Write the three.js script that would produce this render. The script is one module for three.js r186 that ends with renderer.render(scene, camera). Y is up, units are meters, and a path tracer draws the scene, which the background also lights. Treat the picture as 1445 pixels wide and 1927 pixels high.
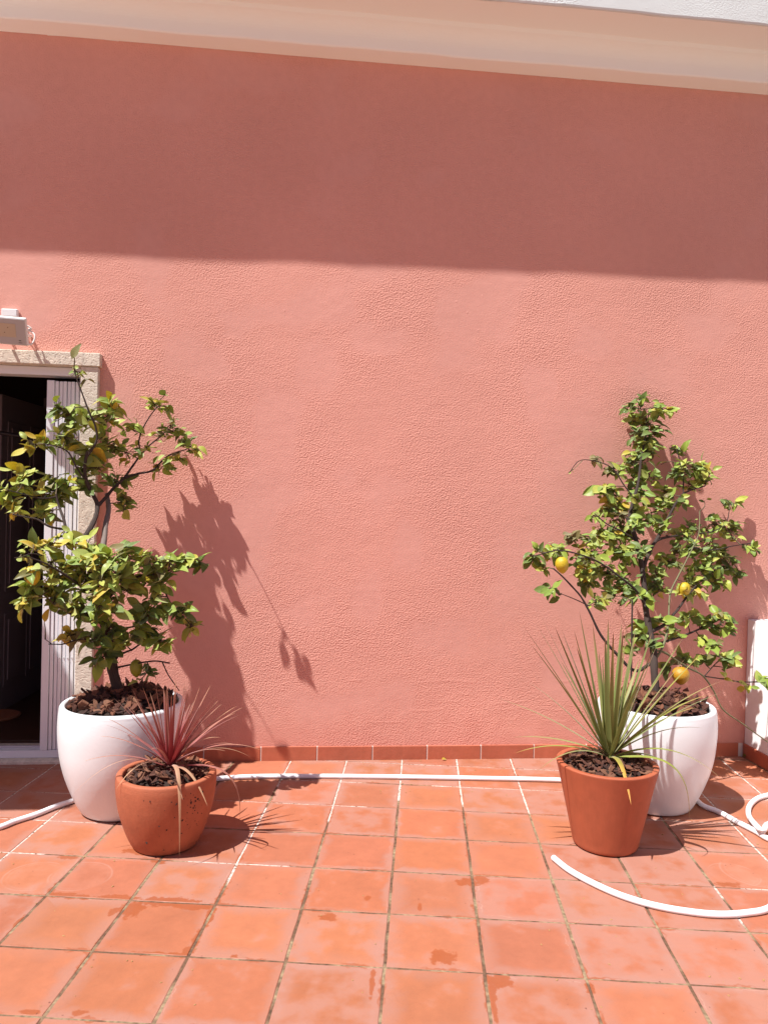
import * as THREE from 'three';
import { RoundedBoxGeometry } from 'three/addons/geometries/RoundedBoxGeometry.js';
import { mergeGeometries } from 'three/addons/utils/BufferGeometryUtils.js';

// ---------------------------------------------------------------- camera, sky, sun, exposure
const scene = new THREE.Scene();
const camera = new THREE.PerspectiveCamera(68.55, 767 / 1024, 0.05, 2000);
camera.rotation.order = 'YXZ';
camera.rotation.set(THREE.MathUtils.degToRad(-0.451), THREE.MathUtils.degToRad(-5.723), THREE.MathUtils.degToRad(1.3695));
camera.position.set(-0.5439, 1.3907, 4.0972);
scene.add(camera);
camera.updateMatrixWorld(true);
camera.updateProjectionMatrix();

const renderer = new THREE.WebGLRenderer({ antialias: true });
renderer.toneMapping = THREE.LinearToneMapping;
renderer.toneMappingExposure = 1.82;
renderer.shadowMap.enabled = true;
renderer.shadowMap.type = THREE.PCFSoftShadowMap;

const SKYGAIN = 1;
const SUN = new THREE.Vector3(-0.48, 1, 0.268).normalize();
{
  // a hazy bright sky: pale towards the horizon, bluer overhead, a soft glow round the sun
  const W = 512, H = 256, d = new Float32Array(W * H * 4), hor = [0.305, 0.206, 0.255], zen = [0.108, 0.102, 0.182], gr = [0.16, 0.12, 0.095];
  for (let j = 0; j < H; j++) for (let i = 0; i < W; i++) {
    const up = ((j + 0.5) / H - 0.5) * Math.PI, az = ((i + 0.5) / W - 0.5) * 2 * Math.PI, y = Math.sin(up), c = Math.cos(az) * Math.cos(up) * SUN.x + y * SUN.y + Math.sin(az) * Math.cos(up) * SUN.z;
    const t = Math.pow(Math.max(0, y), 0.5), glow = 0.22 * Math.exp((c - 1) * 18), k = (j * W + i) * 4;
    for (let n = 0; n < 3; n++) d[k + n] = SKYGAIN * (y < 0 ? gr[n] : hor[n] + (zen[n] - hor[n]) * t + glow * [1, 0.93, 0.84][n]);
    d[k + 3] = 1;
  }
  const sky = new THREE.DataTexture(d, W, H, THREE.RGBAFormat, THREE.FloatType);
  sky.mapping = THREE.EquirectangularReflectionMapping; sky.magFilter = sky.minFilter = THREE.LinearFilter; sky.needsUpdate = true;
  scene.background = scene.environment = sky;
}

const sun = new THREE.DirectionalLight(new THREE.Color().setRGB(1, 0.975, 0.93), 4.4);
sun.name = 'sun';
sun.target.position.set(0, 0.5, 0.5);
sun.position.copy(SUN).multiplyScalar(12).add(sun.target.position);
sun.castShadow = true;
sun.shadow.mapSize.set(4096, 4096);
Object.assign(sun.shadow.camera, { left: -5, right: 5, top: 5, bottom: -5, near: 1, far: 30 });
sun.shadow.bias = -0.0004;
scene.add(sun, sun.target);

// ---------------------------------------------------------------- helpers
let seed = 7;
function rnd() { seed = (seed + 0x6d2b79f5) | 0; let t = Math.imul(seed ^ (seed >>> 15), 1 | seed); t = (t + Math.imul(t ^ (t >>> 7), 61 | t)) ^ t; return ((t ^ (t >>> 14)) >>> 0) / 4294967296; }
const rr = (a, b) => a + (b - a) * rnd();
const V = (x, y, z) => new THREE.Vector3(x, y, z);
const { clamp, lerp, smoothstep } = THREE.MathUtils;

// gradient noise
const PERM = new Uint16Array(1024), GX = new Float32Array(512), GY = new Float32Array(512);
{
  const p = Array.from({ length: 512 }, (_, i) => i);
  for (let i = 511; i > 0; i--) { const j = Math.floor(rnd() * (i + 1)); [p[i], p[j]] = [p[j], p[i]]; }
  for (let i = 0; i < 1024; i++) PERM[i] = p[i & 511];
  for (let i = 0; i < 512; i++) { const a = rnd() * Math.PI * 2; GX[i] = Math.cos(a) * 1.4; GY[i] = Math.sin(a) * 1.4; }
}
function pn(x, y) {
  const xf = Math.floor(x), yf = Math.floor(y), X = xf & 511, Y = yf & 511, fx = x - xf, fy = y - yf;
  const u = fx * fx * fx * (fx * (fx * 6 - 15) + 10), v = fy * fy * fy * (fy * (fy * 6 - 15) + 10);
  const a = PERM[X] + Y, b = PERM[X + 1] + Y;
  const i = PERM[a & 1023], j = PERM[b & 1023], k = PERM[(a + 1) & 1023], l = PERM[(b + 1) & 1023];
  const n0 = GX[i] * fx + GY[i] * fy, n1 = GX[j] * (fx - 1) + GY[j] * fy, n2 = GX[k] * fx + GY[k] * (fy - 1), n3 = GX[l] * (fx - 1) + GY[l] * (fy - 1);
  return n0 + u * (n1 - n0) + v * (n2 - n0 + u * (n0 - n1 - n2 + n3));
}
function fbm(x, y, o) { let s = 0, a = 0.5; for (let i = 0; i < o; i++) { s += a * pn(x, y); x = x * 2.03 + 17.1; y = y * 2.03 + 9.7; a *= 0.5; } return s; }
const sst = (a, b, x) => { const t = Math.min(1, Math.max(0, (x - a) / (b - a))); return t * t * (3 - 2 * t); };
const l2s = (c) => { c = c < 0 ? 0 : c > 1 ? 1 : c; return 255 * (c <= 0.0031308 ? 12.92 * c : 1.055 * Math.pow(c, 1 / 2.4) - 0.055); };
function tex(w, h, color, f) {                                       // f(i, j, out): linear colours or one grey value
  const d = new Uint8Array(w * h * 4), o = [0, 0, 0];
  for (let j = 0; j < h; j++) for (let i = 0; i < w; i++) {
    f(i, j, o);
    const k = (j * w + i) * 4;
    if (color) { d[k] = l2s(o[0]); d[k + 1] = l2s(o[1]); d[k + 2] = l2s(o[2]); } else d[k] = d[k + 1] = d[k + 2] = clamp(o[0], 0, 1) * 255;
    d[k + 3] = 255;
  }
  const t = new THREE.DataTexture(d, w, h, THREE.RGBAFormat);
  t.wrapS = t.wrapT = THREE.RepeatWrapping;
  t.magFilter = THREE.LinearFilter; t.minFilter = THREE.LinearMipmapLinearFilter; t.generateMipmaps = true;
  if (color) t.colorSpace = THREE.SRGBColorSpace;
  t.needsUpdate = true;
  return t;
}
const RGB = (r, g, b) => new THREE.Color().setRGB(r, g, b);
const std = (c, rough = 0.8, more = {}) => new THREE.MeshStandardMaterial({ color: c, roughness: rough, ...more });

const used = new Map();
function numbered(n) { const k = used.get(n) ?? 0; used.set(n, k + 1); return k ? `${n}_${String(k).padStart(3, '0')}` : n; }
function thing(name, label, category, [x, y, z] = [0, 0, 0], group) {
  const o = new THREE.Group(); o.name = numbered(name); o.position.set(x, y, z); o.userData = { label, category };
  if (group) o.userData.group = group;
  scene.add(o); o.updateMatrixWorld(true);
  return o;
}
function part(name, geo, mat, parent, pos, rot) {
  const m = new THREE.Mesh(geo, mat); m.name = name;
  if (pos) m.position.set(...pos);
  if (rot) m.rotation.set(...rot);
  parent.add(m);
  return m;
}
const box = (x0, x1, y0, y1, z0, z1, r = 0.003) => {
  const g = new RoundedBoxGeometry(x1 - x0, y1 - y0, z1 - z0, 2, Math.min(r, (x1 - x0) / 2.1, (y1 - y0) / 2.1, (z1 - z0) / 2.1));
  g.translate((x0 + x1) / 2, (y0 + y1) / 2, (z0 + z1) / 2);
  const p = g.attributes.position, n = g.attributes.normal, uv = g.attributes.uv;      // uv in metres
  for (let i = 0; i < p.count; i++) {
    const ax = Math.abs(n.getX(i)), ay = Math.abs(n.getY(i)), az = Math.abs(n.getZ(i));
    if (az >= ax && az >= ay) uv.setXY(i, p.getX(i), p.getY(i)); else if (ax >= ay) uv.setXY(i, p.getZ(i), p.getY(i)); else uv.setXY(i, p.getX(i), p.getZ(i));
  }
  return g;
};
// where the sight line through a spot of the photograph (1445 x 1927) meets a plane of the place: measured positions, all in metres
const S0 = camera.position.clone(), FOC = 963.5 / Math.tan(THREE.MathUtils.degToRad(68.55 / 2)), ROT = new THREE.Matrix4().extractRotation(camera.matrixWorld);
const sight = (u, v) => V((u - 722.5) / FOC, (963.5 - v) / FOC, -1).applyMatrix4(ROT);
const at = (u, v, z) => { const d = sight(u, v); return S0.clone().addScaledVector(d, (z - S0.z) / d.z); };
const onFloor = (u, v, y = 0) => { const d = sight(u, v); return S0.clone().addScaledVector(d, (y - S0.y) / d.y); };

function tube(points, radius, seg = 24, sides = 7, cap = true) {     // tapered tube; radius is a number or a function of 0..1
  const c = points.length > 2 ? new THREE.CatmullRomCurve3(points, false, 'centripetal') : new THREE.LineCurve3(points[0], points[1]);
  const fr = c.computeFrenetFrames(seg, false), pos = [], nor = [], uv = [], idx = [], R = typeof radius === 'number' ? () => radius : radius;
  let len = c.getLength();
  for (let i = 0; i <= seg; i++) {
    const t = i / seg, p = c.getPointAt(t), r = R(t);
    for (let k = 0; k <= sides; k++) {
      const a = (k / sides) * Math.PI * 2, n = fr.normals[i].clone().multiplyScalar(Math.cos(a)).addScaledVector(fr.binormals[i], Math.sin(a));
      pos.push(p.x + n.x * r, p.y + n.y * r, p.z + n.z * r); nor.push(n.x, n.y, n.z); uv.push(k / sides, t * len);
    }
  }
  for (let i = 0; i < seg; i++) for (let k = 0; k < sides; k++) { const a = i * (sides + 1) + k, b = a + sides + 1; idx.push(a, a + 1, b, b, a + 1, b + 1); }
  if (cap) for (const e of [0, seg]) {
    const p = c.getPointAt(e / seg), base = pos.length / 3, d = c.getTangentAt(e / seg).multiplyScalar(e ? 1 : -1);
    const tip = p.clone().addScaledVector(d, R(e / seg) * 0.5);
    pos.push(tip.x, tip.y, tip.z); nor.push(d.x, d.y, d.z); uv.push(0, 0);
    for (let k = 0; k < sides; k++) { const a = e * (sides + 1) + k; e ? idx.push(a, a + 1, base) : idx.push(a + 1, a, base); }
  }
  const g = new THREE.BufferGeometry();
  g.setAttribute('position', new THREE.Float32BufferAttribute(pos, 3)); g.setAttribute('normal', new THREE.Float32BufferAttribute(nor, 3)); g.setAttribute('uv', new THREE.Float32BufferAttribute(uv, 2));
  g.setIndex(idx);
  return g;
}

// ---------------------------------------------------------------- textures of the surfaces
// painted stucco: X0..X0+4.6 m by 0..4.3 m
const WX0 = -2.3, WW = 4.6, WH = 4.3;
const smoothSpots = [];                                              // trowelled smooth places: centre and half size, metres
for (const [u, v, a, b] of [[520, 830, 50, 110], [880, 610, 26, 60], [930, 600, 40, 45], [1090, 870, 85, 130], [1000, 1080, 85, 85], [1085, 1120, 60, 45], [770, 1030, 28, 50], [690, 1130, 34, 42],
  [640, 570, 34, 40], [705, 640, 60, 30], [440, 612, 26, 26], [350, 670, 46, 40], [395, 680, 36, 30], [1110, 640, 40, 30], [1010, 740, 30, 60], [830, 1200, 60, 35], [1240, 700, 60, 40], [230, 760, 30, 60], [1330, 620, 50, 40], [600, 690, 40, 50]]) {
  const c = at(u, v, 0), e = at(u + a, v - b, 0); smoothSpots.push([c.x, c.y, e.x - c.x, e.y - c.y]);
}
function smoothAt(x, y) {
  let m = sst(0.1, 0.32, fbm(x * 1.7 + 3.1, y * 1.9 + 1.7, 3));
  const wx = fbm(x * 7, y * 7, 2) * 0.09, wy = fbm(x * 7 + 50, y * 7, 2) * 0.09;
  for (const [cx, cy, a, b] of smoothSpots) {
    const dx = Math.abs(x + wx - cx) / a, dy = Math.abs(y + wy - cy) / b;
    if (dx < 1.3 && dy < 1.3) { const d = Math.sqrt(Math.sqrt(dx ** 4 + dy ** 4)); m = Math.max(m, 0.85 * (1 - sst(0.62, 1.22, d))); }
  }
  return m;
}
const wallBump = tex(2048, 1914, false, (i, j, o) => {
  const x = WX0 + (i + 0.5) / 2048 * WW, y = (j + 0.5) / 1914 * WH;
  const rough = 1 - 0.78 * smoothAt(x, y), big = fbm(x * 3.2 + 11, y * 4.2, 2);
  const wx = pn(x * 70, y * 70) * 0.003, wy = pn(x * 70 + 31, y * 70) * 0.003;
  const worm = sst(-0.3, 0.42, pn((x + wx) * 124, (y + wy) * 140)) * 0.62 + sst(-0.2, 0.4, pn((x + wx) * 178 + 7, (y + wy) * 190)) * 0.36;
  let h = 0.3 + rough * worm * (0.62 + 0.5 * pn(x * 2.2, y * 2.2 + 8)) * 0.42 + big * 0.34 + pn(x * 260, y * 260) * 0.012 + fbm(x * 14, y * 20, 2) * 0.1;
  const pit = pn(x * 48 + 90, y * 52);
  if (pit > 0.62) h += (pit - 0.62) * 0.5;
  const wob = fbm(x * 3, y * 3 + 40, 2) * 0.04;
  for (const [ly, x0, x1, s] of [[0.845, -0.55, 0.72, 0.05], [0.43, -0.3, 1.1, 0.12], [0.27, -0.5, 0.9, 0.1], [0.36, 0.3, 1.1, 0.1], [0.2, -0.2, 1.0, 0.08], [0.31, 0.1, 1.2, 0.1], [1.88, -0.2, 0.7, 0.05]]) {
    if (x > x0 && x < x1) { const d = (y + wob - ly) / 0.006; h += s * Math.exp(-d * d) * sst(-0.1, 0.2, pn(x * 5, ly * 40)); }
  }
  o[0] = h;
});
wallBump.wrapS = wallBump.wrapT = THREE.MirroredRepeatWrapping;
wallBump.repeat.set(1 / WW, 1 / WH); wallBump.offset.set(-WX0 / WW, 0);
const wallColor = tex(1024, 957, true, (i, j, o) => {
  const x = WX0 + (i + 0.5) / 1024 * WW, y = (j + 0.5) / 957 * WH;
  const k = 1 + fbm(x * 1.1, y * 1.1 + 5, 3) * 0.1 + fbm(x * 24, y * 24, 2) * 0.05, s = smoothAt(x, y) * 0.05;
  const dirt = (1 - sst(0.07, 0.3, y + fbm(x * 9, y * 5, 3) * 0.2)) * 0.12;
  o[0] = 0.68 * k * (1 - dirt * 0.5); o[1] = (0.328 + s * 0.2) * k * (1 - dirt); o[2] = (0.26 + s * 0.3) * k * (1 - dirt);
});
wallColor.wrapS = wallColor.wrapT = THREE.MirroredRepeatWrapping;
wallColor.repeat.copy(wallBump.repeat); wallColor.offset.copy(wallBump.offset);

// the floor's own axes: laid about nine degrees askew of the wall
const TILE = 0.3, FLOOR_TURN = THREE.MathUtils.degToRad(-8.717), FLOOR_AT = V(-0.01196, 0, 0.07802);
const cF = Math.cos(FLOOR_TURN), sF = Math.sin(FLOOR_TURN);
const toWorld = (lx, lz) => [FLOOR_AT.x + cF * lx + sF * lz, FLOOR_AT.z - sF * lx + cF * lz];
const toLocal = (x, z) => { x -= FLOOR_AT.x; z -= FLOOR_AT.z; return [cF * x - sF * z, sF * x + cF * z]; };
const FX0 = -2.7, FZ0 = -0.6, FW = 5.1, FD = 3.0;
const spot = (u, v) => { const p = onFloor(u, v); return toLocal(p.x, p.z); };
const stains = [[835, 1802, 24, 13], [822, 1795, 12, 8], [940, 1845, 26, 14], [925, 1868, 10, 26], [318, 1697, 62, 9], [250, 1710, 22, 17], [360, 1706, 40, 6], [395, 1725, 8, 20], [372, 1765, 7, 22], [355, 1790, 12, 9], [880, 1660, 22, 7], [905, 1655, 14, 8],
  [620, 1726, 16, 7], [692, 1690, 6, 5], [790, 1706, 4, 7], [262, 1601, 26, 7], [300, 1620, 14, 6], [120, 1683, 30, 4], [225, 1688, 34, 5], [215, 1715, 8, 8], [130, 1612, 18, 5], [1370, 1664, 26, 4], [36, 1735, 6, 14], [60, 1904, 22, 5], [440, 1802, 7, 5], [150, 1688, 30, 5], [700, 1850, 5, 30], [98, 1685, 25, 4], [930, 1900, 5, 30], [330, 1797, 30, 4], [290, 1795, 40, 4], [150, 1905, 14, 7], [1110, 1860, 8, 12]]
  .map(([u, v, a, b]) => { const [x, z] = spot(u, v), [x2] = spot(u + a, v), [, z3] = spot(u, v + b); return [x, z, Math.abs(x2 - x), Math.abs(z3 - z)]; });
const rings = [[66, 1648, 58], [152, 1648, 58], [1420, 1640, 60], [1380, 1645, 45]].map(([u, v, a]) => { const [x, z] = spot(u, v), [x2] = spot(u + a, v); return [x, z, x2 - x]; });
const hash = (a, b, c) => { const s = Math.sin(a * 127.1 + b * 311.7 + c * 74.7) * 43758.5453; return s - Math.floor(s); };
const FTX = 2048, FTZ = 1204;
function stainAt(x, z) {
  let m = 0;
  const n = fbm(x * 38, z * 38, 3) * 0.9 + fbm(x * 120, z * 120, 2) * 0.35;
  for (const [cx, cz, a, b] of stains) {
    const dx = (x - cx) / a, dz = (z - cz) / b, d = dx * dx + dz * dz;
    if (d < 4) m = Math.max(m, sst(1.15, 0.85, Math.sqrt(d) + n));
  }
  return m;
}
const floorColor = tex(FTX, FTZ, true, (i, j, o) => {
  const x = FX0 + (i + 0.5) / FTX * FW, z = FZ0 + (j + 0.5) / FTZ * FD, c = Math.floor(x / TILE), r = Math.floor(z / TILE);
  const fx = x / TILE - c, fz = z / TILE - r, ex = Math.min(fx, 1 - fx) * TILE, ez = Math.min(fz, 1 - fz) * TILE, d = Math.min(ex, ez);
  const h0 = hash(c, r, 1), h1 = hash(c, r, 2), h2 = hash(c, r, 3), h3 = hash(c, r, 4);
  const side = (fx < 0.5 ? hash(c, r, 5) : hash(c, r, 6)) * (ex < ez ? 1 : 0) + (fz < 0.5 ? hash(c, r, 7) : hash(c, r, 8)) * (ex < ez ? 0 : 1);
  const n1 = fbm(x * 9 + c * 3.3, z * 9 + r * 5.1, 4), n2 = fbm(x * 34, z * 34, 3), n3 = pn(x * 210, z * 210);
  let k = (0.9 + 0.2 * h0) * (1 + n1 * 0.16 + n2 * 0.08 + n3 * 0.035);
  let R = 0.348 * k, G = (0.112 + 0.012 * h1) * k, B = (0.052 + 0.01 * h2) * k;
  // chalky bloom along the joints and in clouds
  let haze = (1 - sst(0.004, 0.03 + 0.06 * h1, d + n1 * 0.04 + n2 * 0.014)) * (0.25 + 0.75 * side) * 0.95 + sst(-0.05, 0.45, n1 + (h3 - 0.6) * 1.1) * 0.75;
  haze = clamp(haze, 0, 1);
  R = lerp(R, 0.338, haze * 0.9); G = lerp(G, 0.166, haze * 0.9); B = lerp(B, 0.126, haze * 0.9);
  const line = sst(0.5, 0.95, 1 - Math.abs(d - (0.006 + 0.016 * h2) + n2 * 0.012) / 0.004) * sst(0.55, 0.8, side) * sst(-0.05, 0.2, n1);
  R = lerp(R, 0.44, line * 0.45); G = lerp(G, 0.27, line * 0.45); B = lerp(B, 0.22, line * 0.45);
  for (const [cx, cz, a] of rings) {
    const q = Math.hypot(x - cx, (z - cz) * 1.04) / a;
    if (q < 1.1) { const w = (Math.exp(-(((q - 1 + n2 * 0.03) / 0.03) ** 2)) + 0.35 * Math.exp(-(((q - 0.86 + n2 * 0.06) / 0.03) ** 2))) * sst(-0.3, 0.2, pn(x * 11, z * 11)) + (q < 1 ? 0.3 : 0) * sst(-0.2, 0.5, n1 + 0.2); R = lerp(R, 0.40, w * 0.45); G = lerp(G, 0.21, w * 0.45); B = lerp(B, 0.16, w * 0.45); }
  }
  // bare, bloom-free clay: darker and more saturated
  let st = stainAt(x, z);
  const edge = sst(0.0125, 0.007, d + n2 * 0.02) * sst(0.02, 0.22, fbm(x * 6 + 40, z * 6, 2) + n2 * 0.3) * 0.9;
  st = Math.max(st, edge);
  R = lerp(R, 0.285, st * 0.82); G = lerp(G, 0.07, st * 0.82); B = lerp(B, 0.02, st * 0.82);
  // scuffs and specks
  const scuff = sst(0.78, 0.95, 1 - Math.abs(pn(x * 16 + z * 9 + c * 7, z * 22 - x * 12)) * 3) * sst(0.22, 0.5, pn(x * 6 + 20, z * 6)) * 0.05;
  R *= 1 - scuff; G *= 1 - scuff; B *= 1 - scuff;
  const speck = sst(0.72, 0.8, pn(x * 85 + 33, z * 85)) * sst(0.15, 0.4, pn(x * 4, z * 4 + 70));
  R = lerp(R, 0.09, speck * 0.8); G = lerp(G, 0.025, speck * 0.8); B = lerp(B, 0.015, speck * 0.8);
  o[0] = R; o[1] = G; o[2] = B;
});
const floorBump = tex(1024, 602, false, (i, j, o) => {
  const x = FX0 + (i + 0.5) / 1024 * FW, z = FZ0 + (j + 0.5) / 602 * FD;
  o[0] = 0.5 + fbm(x * 12, z * 12, 3) * 0.5 + pn(x * 90, z * 90) * 0.12;
});
const floorRough = tex(1024, 602, false, (i, j, o) => {
  const x = FX0 + (i + 0.5) / 1024 * FW, z = FZ0 + (j + 0.5) / 602 * FD;
  o[0] = 0.78 + fbm(x * 10 + 5, z * 10, 3) * 0.3 - stainAt(x, z) * 0.2;
});
// grout: weathered grey-brown, with white joints where it has been renewed
const whiteCols = [[-6, -1, 4.2], [-5, -1, 4.35], [-4, -1, 1.2], [-2, -1, 1.4], [-2, 2.2, 4.55], [-1, -1, 2.6], [0, -1, 1.75], [1, -1, 1.8], [2, -1, 2], [3, -1, 1], [4, 3.9, 4.25], [4, 0, 2], [5, -1, 4.2], [4, 4.6, 4.9], [6, -1, 4]];
const whiteRows = [[0, -9, 8], [1, -3, -0.6], [1, 0.5, 3.4], [2, -3, -0.4], [3, -9, -3.6], [4, -9, -4.5], [4, -2.7, -1.25], [4, 4.3, 6], [2, 3, 8], [1, 3, 8], [2, -9, -4], [1, -9, -5]];
function whiteAt(x, z) {
  const cx = x / TILE, cz = z / TILE, c = Math.round(cx), r = Math.round(cz), n = fbm(x * 20, z * 20, 2) * 0.25;
  if (Math.abs(cx - c) < Math.abs(cz - r)) { for (const [k, a, b] of whiteCols) if (k === c) { const m = Math.min(cz - a, b - cz) + n; if (m > 0) return sst(0, 0.1, m); } } else for (const [k, a, b] of whiteRows) if (k === r) { const m = Math.min(cx - a, b - cx) + n; if (m > 0) return sst(0, 0.1, m); }
  return 0;
}
const groutColor = tex(2048, 1204, true, (i, j, o) => {
  const x = FX0 + (i + 0.5) / FTX * FW, z = FZ0 + (j + 0.5) / FTZ * FD, w = whiteAt(x, z) * sst(-0.42, -0.2, pn(x * 90, z * 90) + pn(x * 14, z * 14) * 0.5 + 0.1);
  const n = fbm(x * 60, z * 60, 3), m = sst(-0.15, 0.25, fbm(x * 9 + 3, z * 9, 3)), k = 0.9 + n * 0.9;
  o[0] = lerp(lerp(0.135, 0.27, m) * k, 0.6 * k, w * 0.9); o[1] = lerp(lerp(0.072, 0.195, m) * k, 0.52 * k, w * 0.9); o[2] = lerp(lerp(0.04, 0.115, m) * k, 0.47 * k, w * 0.9);
});
const clayColor = tex(512, 512, true, (i, j, o) => {                 // small clay pieces: skirting, pots
  const x = i / 64, y = j / 64, n = fbm(x, y, 4), n2 = fbm(x * 6 + 9, y * 1.4, 3), k = 1 + n * 0.2 + n2 * 0.06;
  o[0] = k * 0.8; o[1] = k * 0.8; o[2] = (k + 0.05 * n2) * 0.8;
});
const fineBump = tex(512, 512, false, (i, j, o) => { o[0] = 0.5 + fbm(i / 16, j / 16, 4) * 0.6; });
const stoneBump = tex(512, 512, false, (i, j, o) => {
  const x = i / 512 * 0.5, y = j / 512 * 0.5, w = fbm(x * 30, y * 30, 2) * 0.02;
  const pit = sst(0.1, 0.5, pn((x + w) * 70, (y - w) * 120)) + sst(0.25, 0.6, pn((x - w) * 190, y * 190)) * 0.6;
  o[0] = 0.75 - pit * 0.4 + fbm(x * 50, y * 50, 3) * 0.35;
});
stoneBump.repeat.set(2, 2);
const stoneColor = tex(512, 512, true, (i, j, o) => {
  const x = i / 512 * 0.5, y = j / 512 * 0.5, n = fbm(x * 26, y * 26, 4), p = sst(0.2, 0.5, pn(x * 70, y * 120));
  const k = 1 + n * 0.35 - p * 0.12;
  o[0] = 0.67 * k; o[1] = 0.6 * k; o[2] = 0.5 * k;
});
stoneColor.repeat.set(2, 2);

// ---------------------------------------------------------------- materials
const M = {
  wall: new THREE.MeshStandardMaterial({ map: wallColor, bumpMap: wallBump, bumpScale: 0.0052, roughness: 0.82 }),
  white: std(RGB(0.82, 0.85, 0.86), 0.8, { bumpMap: fineBump, bumpScale: 0.0006 }),
  cornice: std(RGB(0.9, 0.92, 0.87), 0.75),
  fascia: std(RGB(0.68, 0.74, 0.74), 0.85, { bumpMap: wallBump, bumpScale: 0.004 }),
  pvc: std(RGB(0.76, 0.79, 0.83), 0.38),
  pvcDark: std(RGB(0.5, 0.48, 0.5), 0.5),
  stone: new THREE.MeshStandardMaterial({ map: stoneColor, bumpMap: stoneBump, bumpScale: 0.0022, roughness: 0.9 }),
  tile: new THREE.MeshStandardMaterial({ map: floorColor, bumpMap: floorBump, bumpScale: 0.0012, roughnessMap: floorRough, roughness: 1 }),
  grout: new THREE.MeshStandardMaterial({ map: groutColor, bumpMap: fineBump, bumpScale: 0.001, roughness: 0.95 }),
  skirt: [0, 1, 2].map((k) => new THREE.MeshStandardMaterial({ map: clayColor, color: RGB(0.54 - k * 0.035, 0.155 - k * 0.012, 0.085 - k * 0.005), roughness: 0.5, bumpMap: fineBump, bumpScale: 0.0008 })),
  skirtGrout: std(RGB(0.62, 0.56, 0.52), 0.9),
  clayLeft: new THREE.MeshStandardMaterial({ map: clayColor, color: RGB(0.47, 0.135, 0.062), roughness: 0.75, bumpMap: fineBump, bumpScale: 0.0006 }),
  clayRight: new THREE.MeshStandardMaterial({ map: clayColor, color: RGB(0.46, 0.115, 0.05), roughness: 0.62, bumpMap: fineBump, bumpScale: 0.0003 }),
  glaze: new THREE.MeshPhysicalMaterial({ color: RGB(0.74, 0.785, 0.81), roughness: 0.42, clearcoat: 0.35, clearcoatRoughness: 0.18, bumpMap: fineBump, bumpScale: 0.0004 }),
  soil: std(RGB(0.028, 0.014, 0.009), 0.95),
  hose: std(RGB(0.8, 0.79, 0.82), 0.35),
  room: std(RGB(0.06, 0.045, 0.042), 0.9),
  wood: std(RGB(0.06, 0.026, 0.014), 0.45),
};

// ---------------------------------------------------------------- ground and tiled floor
{
  const g = new THREE.PlaneGeometry(1200, 1200); g.rotateX(-Math.PI / 2);
  const o = new THREE.Mesh(g, std(RGB(0.22, 0.18, 0.14), 0.95)); o.name = 'ground'; o.position.y = -0.25; o.userData.kind = 'structure'; scene.add(o);
}
const floor = new THREE.Group(); floor.name = 'floor'; floor.userData = { kind: 'structure' };
floor.position.copy(FLOOR_AT); floor.rotation.y = FLOOR_TURN; scene.add(floor);
const uvFloor = (g) => { const p = g.attributes.position, uv = new Float32Array(p.count * 2); for (let i = 0; i < p.count; i++) { uv[i * 2] = (p.getX(i) - FX0) / FW; uv[i * 2 + 1] = (p.getZ(i) - FZ0) / FD; } g.setAttribute('uv', new THREE.BufferAttribute(uv, 2)); return g; };
{
  // one slab of grout, its edges along the house wall, the low wall and out beyond the camera
  const out = [[-4.2, 0.002], [1.98, 0.002], [1.98, 9], [-4.2, 9]].map(([x, z]) => toLocal(x, z));
  const s = new THREE.Shape(out.map(([x, z]) => new THREE.Vector2(x, -z)));
  const g = new THREE.ExtrudeGeometry(s, { depth: 0.2, bevelEnabled: false }); g.rotateX(-Math.PI / 2); g.translate(0, -0.2019, 0);
  part('grout', uvFloor(g), M.grout, floor);
}
function clip(poly, nx, nz, d) {                                      // keep nx*x + nz*z >= d (world)
  const out = [];
  for (let i = 0; i < poly.length; i++) {
    const a = poly[i], b = poly[(i + 1) % poly.length], wa = toWorld(...a), wb = toWorld(...b), da = nx * wa[0] + nz * wa[1] - d, db = nx * wb[0] + nz * wb[1] - d;
    if (da >= 0) out.push(a);
    if (da >= 0 !== db >= 0) { const t = da / (da - db); out.push([a[0] + (b[0] - a[0]) * t, a[1] + (b[1] - a[1]) * t]); }
  }
  return out;
}
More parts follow.
